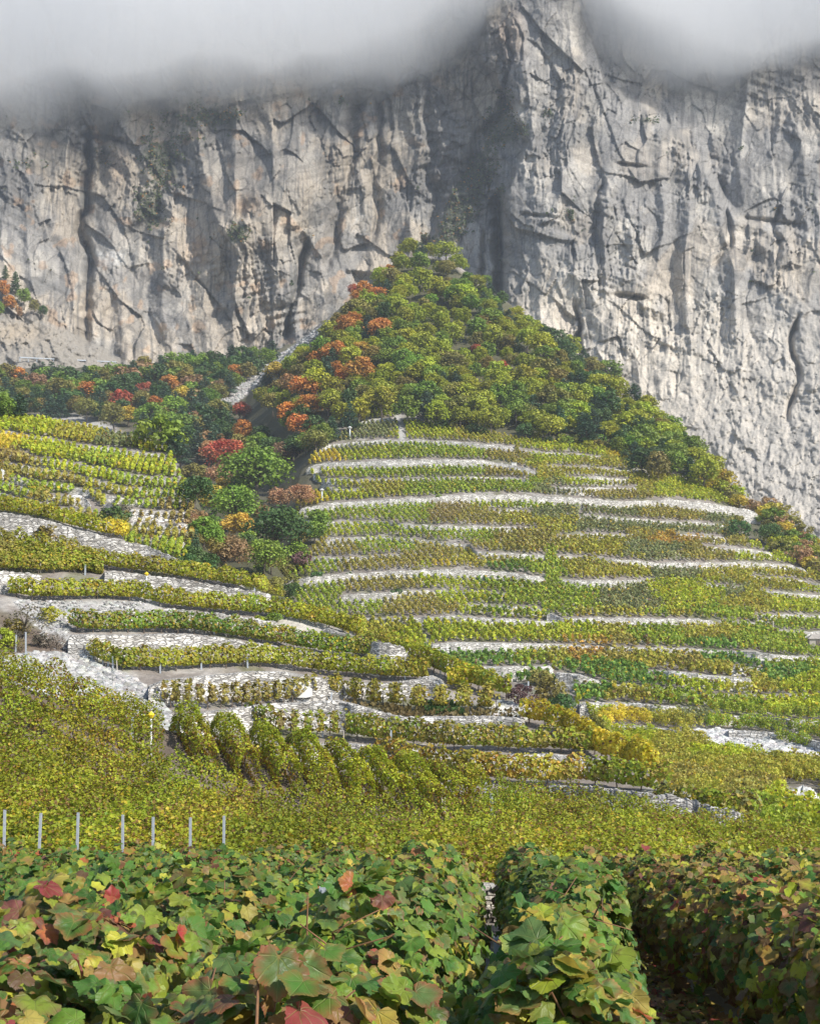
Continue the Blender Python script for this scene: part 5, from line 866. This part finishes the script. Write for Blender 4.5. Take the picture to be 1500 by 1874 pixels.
for a in [('t', 42, 1138, 62, 'gr', 'nearly bare grey bush on the gravel left of the terraces', 1.1), ('s', 95, 1124, 30, 'yg', 'low yellow-green bush on the pale gravel', 1.4), ('s', 8, 1168, 40, 'yg', 'yellow-green bush at the left edge below the bare bush', 1.), ('s', 470, 1312, 36, 'dg', 'dark green bush among the sparse vines on the wall', 1.), ('s', 85, 978, 36, 'ol', 'olive bush growing over the broad pale retaining wall', 1.2), ('s', 475, 1133, 14, 'yg', 'small yellow-green bush at the end of the gravel bank', 1.6), ('s', 440, 1136, 14, 'dg', 'tiny dark bush on the wall under the gravel bank', 1.), ('s', 30, 1022, 26, 'ol', 'leafy bush above the short white wall', 1.6), ('s', 690, 1145, 16, 'g', 'green tuft beside the curved path wall', 1.5), ('s', 500, 1130, 18, 'g', 'green weeds beside the curved gravel path', 1.6)]:
    one(a[0], a[1], a[2], a[3], a[4], a[5], y0=46, y1=120, wide=a[6], fn=SC)
for a in [('s', 210, 943, 34, 'dg', 'dark green bush in the middle of the left terraces', 1.3), ('s', 222, 935, 26, 'gr', 'greyish bush beside the dark one on the left terraces', 1.2), ('s', 70, 903, 14, 'dg', 'small dark bush on the fifth left terrace', 1.6), ('p', 358, 1000, 60, 'pine', 'slim blue-green pine at the right end of the left terraces', .8)]:
    one(a[0], a[1], a[2], a[3], a[4], a[5], y0=115, y1=230, wide=a[6], fn=SD)
# past three hundred broadleaf trees: the smallest ones in view become one woodland mass
allb = [o_ for o_ in COL.objects if o_.parent is None and o_.get('category') == 'tree' and o_.name.startswith('broadleaf_tree')]
named = set(); cntl = {}
for o_ in allb: cntl[o_['label']] = cntl.get(o_['label'], 0) + 1
gen = sorted([o_ for o_ in allb if cntl[o_['label']] > 2 and o_ not in [x for p_ in POOL.values() for x in p_[0]]], key=lambda o_: o_.scale.z / max(1., o_.location.y))
extra = gen[:max(0, len(allb) - 282)]; Vs = []; Cs = []; Tv = MB()
for o_ in extra:
    for ch in list(o_.children):
        if ch.name.startswith('crown'):
            co = np.empty(len(ch.data.vertices) * 3, np.float32); ch.data.vertices.foreach_get('co', co); co = co.reshape(-1, 3) * np.array(o_.scale); a = o_.rotation_euler.z
            x = co[:, 0] * math.cos(a) - co[:, 1] * math.sin(a); y = co[:, 0] * math.sin(a) + co[:, 1] * math.cos(a); Vs.append(np.c_[x, y, co[:, 2]] + np.array(o_.location)); Cs.append(np.tile(np.array(ch.color[:3]), (len(co), 1)))
        bpy.data.objects.remove(ch)
    bpy.data.objects.remove(o_)
if Vs: Vs = np.concatenate(Vs); tag(obj('woodland', mesh_np('woodland', Vs, np.arange(len(Vs)), 4, col=np.concatenate(Cs)), M_leaf), 'mass of smaller trees filling the wood under the cliffs', 'woodland', kind='stuff')
# trees on the scree at the far left and scrub on the cliff ledges
def cliff_pt(px, py): y, _ = cliff_Y(np.array([[px]]), np.array([[py]])); return P(px, py, float(y[0, 0]) - .5)
for i, (px, py, sz, ck, kd_) in enumerate([(-20, 520, 44, 'g', 'b'), (5, 530, 40, 'or', 'b'), (28, 520, 46, 'dg', 'p'), (45, 545, 40, 'g', 'b'), (18, 555, 36, 'or', 'b'), (62, 560, 30, 'ol', 'b'), (78, 570, 26, 'dg', 'b'), (-5, 565, 38, 'g', 'b'), (35, 572, 26, 'br', 'b'), (10, 500, 30, 'dg', 'p')]):
    p = cliff_pt(px, py + sz * .5); plant(kd_, p, sz * p[1] / F, np.array(TC[ck]), f'{WORD[ck]} {"pine" if kd_ == "p" else "tree"} in the clump on the ledge at the far left cliff foot', 'tree', 'trees on the ledge at the far left')
n = 90000; px = R.uniform(0, 1500, n); py = R.uniform(120, 560, n); m = cveg(px, py) + .5 * fbm(px / 22, py / 22, 131, 3) > .5; px, py = px[m], py[m]; cy, _ = cliff_Y(px, py); pc = P(px, py, cy - R.uniform(.2, 1.2, len(px)))
k = R.uniform(0, 1, len(px)); col = np.where((k < .12)[:, None], (.30, .16, .04), np.where((k < .5)[:, None], (.06, .085, .035), (.09, .12, .035))) * R.uniform(.7, 1.3, (len(px), 1))
tag(obj('cliff_scrub', quads('cliff_scrub', pc, np.array([0, -.7, .7]) + R.normal(size=(len(px), 3)) * .5, R.uniform(.5, 1.3, len(px)), col, .4), M_leaf), 'dark scrub and small trees clinging to the cliff ledges', 'scrub', kind='stuff')
# weeds on the near spur's weedy terrace
def weeds(poly, n, fn, y0, y1, col, hs=.25, lab='', ):
    xs = [q_[0] for q_ in poly]; ys = [q_[1] for q_ in poly]; px = R.uniform(min(xs), max(xs), n); py = R.uniform(min(ys), max(ys), n); m = inpoly(px, py, poly); p, ok = cast(fn, px[m], py[m], y0, y1, 500); p = p[ok]; k = len(p); nr = np.c_[R.normal(size=(k, 2)), R.uniform(0, .5, k)]
    tag(obj('weeds', quads('weeds', p + np.c_[np.zeros((k, 2)), R.uniform(0, hs, k)], nr, R.uniform(.12, .3, k), np.array(col) * R.uniform(.6, 1.3, (k, 1)), .5), M_leaf), lab, 'weeds', kind='stuff')
weeds([(560, 1283), (700, 1294), (800, 1303), (960, 1306), (960, 1318), (800, 1314), (720, 1316), (690, 1300), (600, 1285)], 2600, SC, 50, 110, (.22, .17, .07), lab='dry brownish weeds along the top of the long uneven wall')
weeds([(765, 1290), (830, 1292), (850, 1312), (780, 1308)], 900, SC, 50, 110, (.09, .17, .05), lab='patch of green weeds under the shaggy olive vines')
weeds([(1350, 1385), (1560, 1420), (1560, 1440), (1300, 1400)], 1800, SH, 60, 140, (.14, .20, .07), lab='thin green weeds on the foot of the white rubble wall')
# ------------------------------------------------------------------ posts and small things
def post(px, py_top, py_bot, fn, y0, y1, wpx, mat, lab, grp, lean=0., kind='steel', extra=.3):
    p, ok = cast(fn, [px], [py_bot], y0, y1, 900); p = p[0]; h = (py_bot - py_top) * p[1] / F; wm = wpx * p[1] / F; mb = MB()
    if kind == 'wood': mb.tube([(0, 0, -extra), (lean * .5, 0, h * .5), (lean, 0, h)], [wm * .5, wm * .48, wm * .42], 7)
    else:  # folded steel profile: web, two flanges, hook nicks
        n_ = 4; mb.box((lean * .5, 0, (h - extra) / 2), (wm, wm * .18, h + extra), tilt=(lean / (h + extra), 0)); 
        for sx in (-1, 1): mb.box((sx * wm * .42 + lean * .5, wm * .32, (h - extra) / 2), (wm * .16, wm * .46, h + extra - .02), tilt=(lean / (h + extra), 0))
        for i in range(n_): mb.box((wm * .56 + lean * (.3 + .15 * i), 0, h * (.35 + .16 * i)), (wm * .2, wm * .2, wm * .5))
    o = obj('vine_post', mb.mesh('vine_post'), mat); o.location = p; tag(o, lab, 'post', grp); return o, p, h, wm
for i, (x, a, l) in enumerate([(9, 1477, .0), (72, 1483, .05), (142, 1482, .02), (226, 1486, -.02), (281, 1490, -.01), (349, 1491, -.01), (410, 1488, .0)]):
    yp = 20.2; q0 = P(x, a + 5, yp); gz = float(ground(q0[0:1], q0[1:2])[0]); hh = q0[2] - gz; mb = MB(); mb.box((0, 0, hh / 2), (.036, .012, hh), tilt=(l / hh, 0))
    for sx in (-1, 1): mb.box((sx * .016, .014, hh / 2), (.006, .02, hh - .01), tilt=(l / hh, 0))
    o = obj('vine_post', mb.mesh('vine_post'), M_steel); o.location = (q0[0], yp, gz); tag(o, f'whitish steel vine post in the line behind the foreground leaves, {ORD[i + 1]} from the left', 'post', 'line of steel posts behind the foreground')
for x, a, b, wd, mt, kd_, lab in [(72, 1403, 1434, 5, M_steel, 'steel', 'short steel post standing alone in the left of the middle field'), (116, 1401, 1418, 4, M_steel, 'steel', 'stub of a steel post right of the lone left post'), (242, 1321, 1345, 4, M_steel, 'steel', 'short grey post left of the yellow-tipped one'),
        (590, 1430, 1444, 4, M_steel, 'steel', 'tiny post at the end of a slanting furrow'), (808, 1443, 1478, 5, M_wood, 'wood', 'left one of two weathered wooden posts at the furrow ends'), (813, 1450, 1482, 4, M_wood, 'wood', 'right one of two weathered wooden posts at the furrow ends'), (829, 1438, 1460, 4, M_wood, 'wood', 'thin wooden post right of the weathered pair'), (899, 1462, 1520, 5, M_steel, 'steel', 'tall dark-topped steel post in the middle of the field'), (889, 1440, 1450, 4, M_steel, 'steel', 'tiny post top at the furrowed field corner'), (967, 1510, 1522, 4, M_steel, 'steel', 'small post tip right of the tall dark-topped post')]:
    post(x, a - 8, b + 6, ground, 19.5, 60, wd, mt, lab, 'posts in the middle field', kind=kd_)
def flagpost(px, a, b, fn, y0, y1, wd, lab, mat=M_steel, capm=M_yel, cap=.2, capname='yellow_tip'):
    p, ok = cast(fn, [px], [b], y0, y1, 900); p = p[0]; h = (b - a + 14) * p[1] / F; wm = wd * p[1] / F; e = empty('marker_stake', p); mb = MB(); mb.tube([(0, 0, -.3), (0, 0, h)], [wm * .5, wm * .45], 7); obj('stake', mb.mesh('stake', True), mat, e)
    m2 = MB(); m2.tube([(0, 0, h - cap * .9), (0, 0, h - cap * .4), (0, 0, h + .02)], [wm * .7, wm * 1.5, wm * .15], 8); obj(capname, m2.mesh(capname), capm, e); tag(e, lab, 'stake')
flagpost(276, 1318, 1384, ground, 20, 60, 4.5, 'white stake with a yellow pointed tip in the middle field', M_white, cap=.22)
flagpost(268, 1061, 1082, SC, 45, 120, 3, 'thin stake with a yellow tip among the green gold vines', cap=.25)
flagpost(1167, 1367, 1380, SH, 60, 160, 3, 'small stake with a red top in the valley field', M_wood, flat_mat('red_paint', (.6, .1, .05)), .2, 'red_top')
flagpost(640, 794, 806, SH, 150, 345, 3, 'white-headed pole on the upper left terraces', M_steel, M_white, .6, 'white_head'); flagpost(589, 908, 920, SH, 150, 345, 3, 'white-headed pole at the left end of the sixth terrace', M_steel, M_white, .5, 'white_head')
# thin posts along the near spur
pl_ = [(x, a, b) for x, a, b in [(75, 1032, 1048), (156, 1036, 1054), (149, 1130, 1140), (218, 1016, 1040), (307, 1036, 1052), (48, 1160, 1203), (29, 1165, 1192), (168, 1187, 1208), (178, 1189, 1213), (188, 1191, 1217), (199, 1198, 1222), (207, 1204, 1228), (215, 1212, 1232), (294, 1216, 1231), (369, 1214, 1228), (454, 1206, 1224), (414, 1130, 1168), (393, 1150, 1162), (523, 1166, 1182), (604, 1184, 1200), (722, 1190, 1208), (743, 1196, 1213), (785, 1207, 1222), (806, 1212, 1234), (828, 1222, 1242), (895, 1255, 1270), (565, 1330, 1350), (590, 1322, 1346), (629, 1340, 1358), (715, 1340, 1368), (605, 1270, 1285), (700, 1278, 1292), (846, 1280, 1302), (742, 1232, 1244), (1035, 1340, 1352), (1048, 1382, 1392), (1110, 1376, 1390), (1151, 1392, 1406), (966, 1250, 1262), (466, 1070, 1085), (436, 1048, 1062), (163, 1006, 1020), (101, 985, 1000)]]
for i, (x, a, b) in enumerate(pl_):
    band = 'upper strips' if b < 1100 else 'third and fourth strips' if b < 1250 else 'lower strips'; side = 'left end' if x < 300 else 'middle' if x < 650 else 'right end'
    post(x, a - 3, b, SC, 45, 125, 2.6, M_steel if i % 4 else M_wood, f'thin grey vine post, {side} of the {band} on the near spur', f'thin posts on the near spur, {side}, {band}', R.uniform(-.05, .05), 'steel' if i % 4 else 'wood')
post(752, 1193, 1218, SC, 45, 125, 4, M_wood, 'leaning pale wooden post near the top of the descending vine strip', 'leaning post', .25, 'wood')
for x, a, b, w_, lab in [(1244, 1418, 1440, 3, 'pale post standing in the valley field'), (1414, 1139, 1152, 2.5, 'thin post on the thirteenth far terrace'), (1435, 1147, 1160, 2.5, 'thin post by the path end of the thirteenth terrace'), (1356, 1070, 1080, 2.2, 'thin post in the pale vine patch'), (1132, 1254, 1264, 2.2, 'thin post in the green strip of the sixteenth terrace')]: post(x, a, b, SH, 60, 330, w_, M_wood, lab, 'posts on the far slope', kind='wood')
# foreground steel channel posts
def channel(px, ptop, Yp, hgt, wm, lab):
    x = (px - CX) / F * Yp / cP; z = float(P(px, ptop, Yp)[2]); g = float(SA(x, Yp)); mb = MB(); h = z - g
    mb.box((0, 0, h / 2 - .15), (wm, .004, h + .3)); 
    for sx in (-1, 1): mb.box((sx * (wm / 2 - .002), .018, h / 2 - .15), (.004, .032, h + .3)); mb.box((sx * wm * .22, -.005, h / 2 - .15), (.008, .006, h + .28))
    for i in range(6): mb.box((wm / 2 + .006, 0, h - .06 - i * .1), (.012, .012, .03))
    o = obj('vine_post', mb.mesh('vine_post'), M_steel); o.location = (x, Yp, g); tag(o, lab, 'post', 'steel channel posts in the foreground')
channel(597, 1624, 7.6, 1.2, .062, 'wide galvanised channel post rising from the foreground leaves'); channel(836, 1618, 11.5, 1.2, .035, 'thin steel post in front of the narrow gap'); channel(904, 1715, 8.3, 1.2, .03, 'thin steel post at the left side of the deep green row'); channel(1135, 1755, 6.6, 1., .03, 'slim steel post behind the path edge'); channel(543, 1745, 5.2, 1., .03, 'thin steel post low among the foreground leaves')
# low stone wall seen through the narrow gap
wy = 18.3; mb = MB(); tones = []
for r_ in range(10):
    x = -.6 + random.uniform(-.1, 0)
    while x < 2.4:
        L_ = random.uniform(.07, .24); hh_ = random.uniform(.045, .06); mb.box((x + L_ / 2, wy + random.uniform(-.05, .03), float(SA(x, 18.3)) - .04 + r_ * .057), (L_ - .01, .3, hh_ - .006), random.uniform(-.12, .12), (random.uniform(-.25, .25), 0)); tones += [np.array([.56, .52, .45]) * random.uniform(.45, 1.15) * (.75 if r_ < 4 else 1)] * 8; x += L_
me_ = mb.mesh('stone_wall'); a_ = me_.color_attributes.new('Col', 'FLOAT_COLOR', 'POINT'); a_.data.foreach_set('color', np.c_[np.array(tones), np.ones(len(tones))].astype(np.float32).ravel())
wl = obj('stone_wall', me_, M_rock); tag(wl, 'small dry stone wall seen through the narrow gap behind the foreground', 'wall', kind='thing')
# boulder, hut, boxes, concrete patch, guard rail
def rock(px, pyc, wpx, hpx, fn, y0, y1, lab):
    p, ok = cast(fn, [px], [pyc + hpx * .5], y0, y1, 900); p = p[0]; s = p[1] / F
    nr_, nc_ = 26, 44; th = np.linspace(0, 1, nr_)[:, None] * math.pi / 2 * 1.15; ph = np.linspace(0, 2 * math.pi, nc_)[None, :]
    d = 1 + .22 * noise(np.cos(ph) * 1.6 + th, np.sin(ph) * 1.6 + 4 + th, 140) + .10 * noise(np.cos(ph) * 5 + th * 2, np.sin(ph) * 5 + 9 + th * 2, 141) + .05 * noise(np.cos(ph) * 12 + th * 5, np.sin(ph) * 12 + th * 5, 142)
    V = np.stack([np.sin(th) * np.cos(ph) * d * wpx * .5 * s, np.sin(th) * np.sin(ph) * d * wpx * .4 * s, np.cos(th) * d * hpx * s + 0 * ph], -1); o = obj('boulder', mesh_np('boulder', V.reshape(-1, 3), grid_faces(nr_, nc_)[:, ::-1], 4, smooth=True), M_boulder); o.location = p; tag(o, lab, 'boulder')
rock(1469, 1458, 58, 32, SH, 60, 140, 'large pale boulder in the vines at the right edge'); rock(1167, 1292, 20, 10, SH, 60, 180, 'small white boulder at the foot of the seventeenth terrace wall'); rock(4, 868, 16, 16, SD, 110, 240, 'grey rock outcrop at the left edge of the left terraces'); rock(140, 912, 30, 11, SD, 110, 240, 'pale rock breaking out of the sixth left terrace'); rock(157, 1203, 12, 9, SC, 45, 120, 'pale block at the left end of the light green strip')
def hut(px, pyb, wpx, hpx, fn, y0, y1, lab, roofc, ov=1.25):
    p, ok = cast(fn, [px], [pyb], y0, y1, 900); p = p[0]; s = p[1] / F; w_, h_ = wpx * s, hpx * s; e = empty('field_hut', p); mb = MB(); mb.box((0, 0, h_ * .3 - .2), (w_, w_ * .9, h_ * .6 + .4)); obj('walls', mb.mesh('walls'), M_conc if roofc is None else M_wood, e)
    if roofc is None: m2 = MB(); m2.box((0, 0, h_ * .66), (w_ * 1.12, w_ * 1.02, h_ * .12)); obj('lid', m2.mesh('lid'), M_white, e)
    else:
        m2 = MB(); a = w_ * ov / 2; b = w_ * .55; V = [(-a, -b, h_ * .6), (a, -b, h_ * .6), (a, b, h_ * .6), (-a, b, h_ * .6), (-a * .2, 0, h_), (a * .9, 0, h_), (-a, -b, h_ * .66), (a, -b, h_ * .66)]; m2.add(V[:6], [[0, 1, 5, 4], [2, 3, 4, 5], [1, 2, 5], [3, 0, 4], [3, 2, 1, 0]]); obj('roof', m2.mesh('roof'), roofc, e)
        m3 = MB(); m3.box((w_ * .1, -w_ * .46, h_ * .24), (w_ * .25, .08, h_ * .45)); obj('door', m3.mesh('door'), M_bark, e)
    tag(e, lab, 'hut' if roofc else 'box')
hut(1490, 1182, 26, 22, SH, 120, 260, 'small hut with a grey stone slab roof at the right edge', flat_mat('slab_roof', (.36, .33, .29), nscale=3)); hut(1153, 987, 8, 13, SH, 150, 320, 'small white box beside the eighth terrace wall', None); hut(940, 853, 9, 8, SH, 150, 345, 'small white box on the third terrace', None); hut(796, 776, 5, 7, SH, 150, 345, 'tiny white box at the top of the stepped path', None)
# smooth concrete patch on the near wall: a slab leaning against the wall
pp = [(500, 1246), (508, 1243), (519, 1242), (531, 1243), (543, 1242), (549, 1248), (560, 1251), (566, 1257), (571, 1260), (572, 1274), (560, 1277), (520, 1276), (501, 1274), (498, 1260)]
Yc = float(cast(SC, [535], [1236 + 26 + 22], 45, 120)[0][0, 1]); yv = lambda b_: Yc - .12 + .32 * max(0, 1284 - b_) * Yc / F; V = [P(a, b, yv(b)) for a, b in pp] + [P(a, b, yv(b) + .25) for a, b in pp]; n_ = len(pp); mb = MB(); mb.add(V, [list(range(n_))[::-1], list(range(n_, 2 * n_))] + [[i, (i + 1) % n_, n_ + (i + 1) % n_, n_ + i] for i in range(n_)])
tag(obj('concrete_patch', mb.mesh('concrete_patch'), M_conc), 'smooth white concrete patch set into the bright terrace wall', 'wall patch', kind='thing')
# guard rail on the road behind the left wood
g0, g1 = cliff_pt(40, 660), cliff_pt(215, 668); mb = MB(); gd = g1 - g0
for i in range(13): mb.box(g0 + gd * i / 12 + np.array([0, -2, .1]), (.25, .25, 1.6))
mb2 = MB(); mb2.tube([g0 + gd * i / 12 + np.array([0, -2.2, .75]) for i in range(13)], .26, 6); e = empty('guard_rail', g0); o1_ = obj('rail', mb2.mesh('rail'), M_steel, e); o2_ = obj('posts', mb.mesh('posts'), M_steel, e)
for o_ in (o1_, o2_): o_.location = -Vector(g0)
tag(e, 'pale road guard rail under the scree at the far left', 'guard rail')
# ------------------------------------------------------------------ haze and the low cloud
def vol_mat(name, col, dens, aniso=0.):
    m, n, l, out = newmat(name); v = n.new('ShaderNodeVolumePrincipled'); v.inputs['Color'].default_value = col + (1,); v.inputs['Density'].default_value = dens; v.inputs['Anisotropy'].default_value = aniso; l.new(v.outputs[0], out.inputs['Volume']); return m
mb = MB(); mb.box((0, 330, 165), (1400, 790, 370)); hz = obj('haze', mb.mesh('haze'), vol_mat('haze', (.80, .88, 1.0), .00022, .2)); tag(hz, 'thin bluish air haze over the whole valley', 'haze', kind='stuff')
nx_, ny_ = 150, 50; gx = np.linspace(-330, 330, nx_); gy = np.linspace(0, 1, ny_); GX2, GY2 = np.meshgrid(gx, gy); yf = 551 + 9 * noise(GX2 / 90, GX2 * 0 + 1.5, 151)
YY2 = yf + GY2 * (680 - yf); pxc = CX + F * GX2 / 585.; hp_ = np.interp(pxc, [-300, 0, 150, 300, 420, 560, 660, 760, 830, 890, 980, 1060, 1110, 1180, 1260, 1340, 1420, 1500, 1800], [230, 215, 200, 190, 170, 152, 135, 108, 78, 45, 5, -5, 20, 70, 112, 128, 118, 105, 100])
hz0 = (1100 - hp_ - 28) / F * 588; zb = hz0 - 4 + 8 * fbm(GX2 / 40, YY2 / 40, 155, 2) - .38 * np.minimum(YY2 - 592, 0) + .02 * np.maximum(YY2 - 592, 0); zt = np.maximum(314 + 5 * noise(GX2 / 120, YY2 / 120, 158), zb + 8)
Vb = np.stack([GX2, YY2, zb], -1).reshape(-1, 3); Vt = np.stack([GX2, YY2, zt], -1).reshape(-1, 3); N_ = nx_ * ny_; gf = grid_faces(ny_, nx_); fl = [gf[:, ::-1], gf + N_]
def side(idx): idx = np.array(idx); return np.stack([idx[:-1], idx[1:], idx[1:] + N_, idx[:-1] + N_], -1)
fl += [side(range(nx_)), side([j * nx_ + nx_ - 1 for j in range(ny_)]), side(range(N_ - 1, N_ - nx_ - 1, -1)), side([j * nx_ for j in range(ny_ - 1, -1, -1)])]
mist = obj('low_cloud', mesh_np('low_cloud', np.r_[Vb, Vt], np.concatenate(fl), 4, smooth=False), vol_mat('cloud', (.985, .992, 1.), .040, 0.)); tag(mist, 'soft grey cloud bank hiding the top of the cliff', 'cloud', kind='stuff')
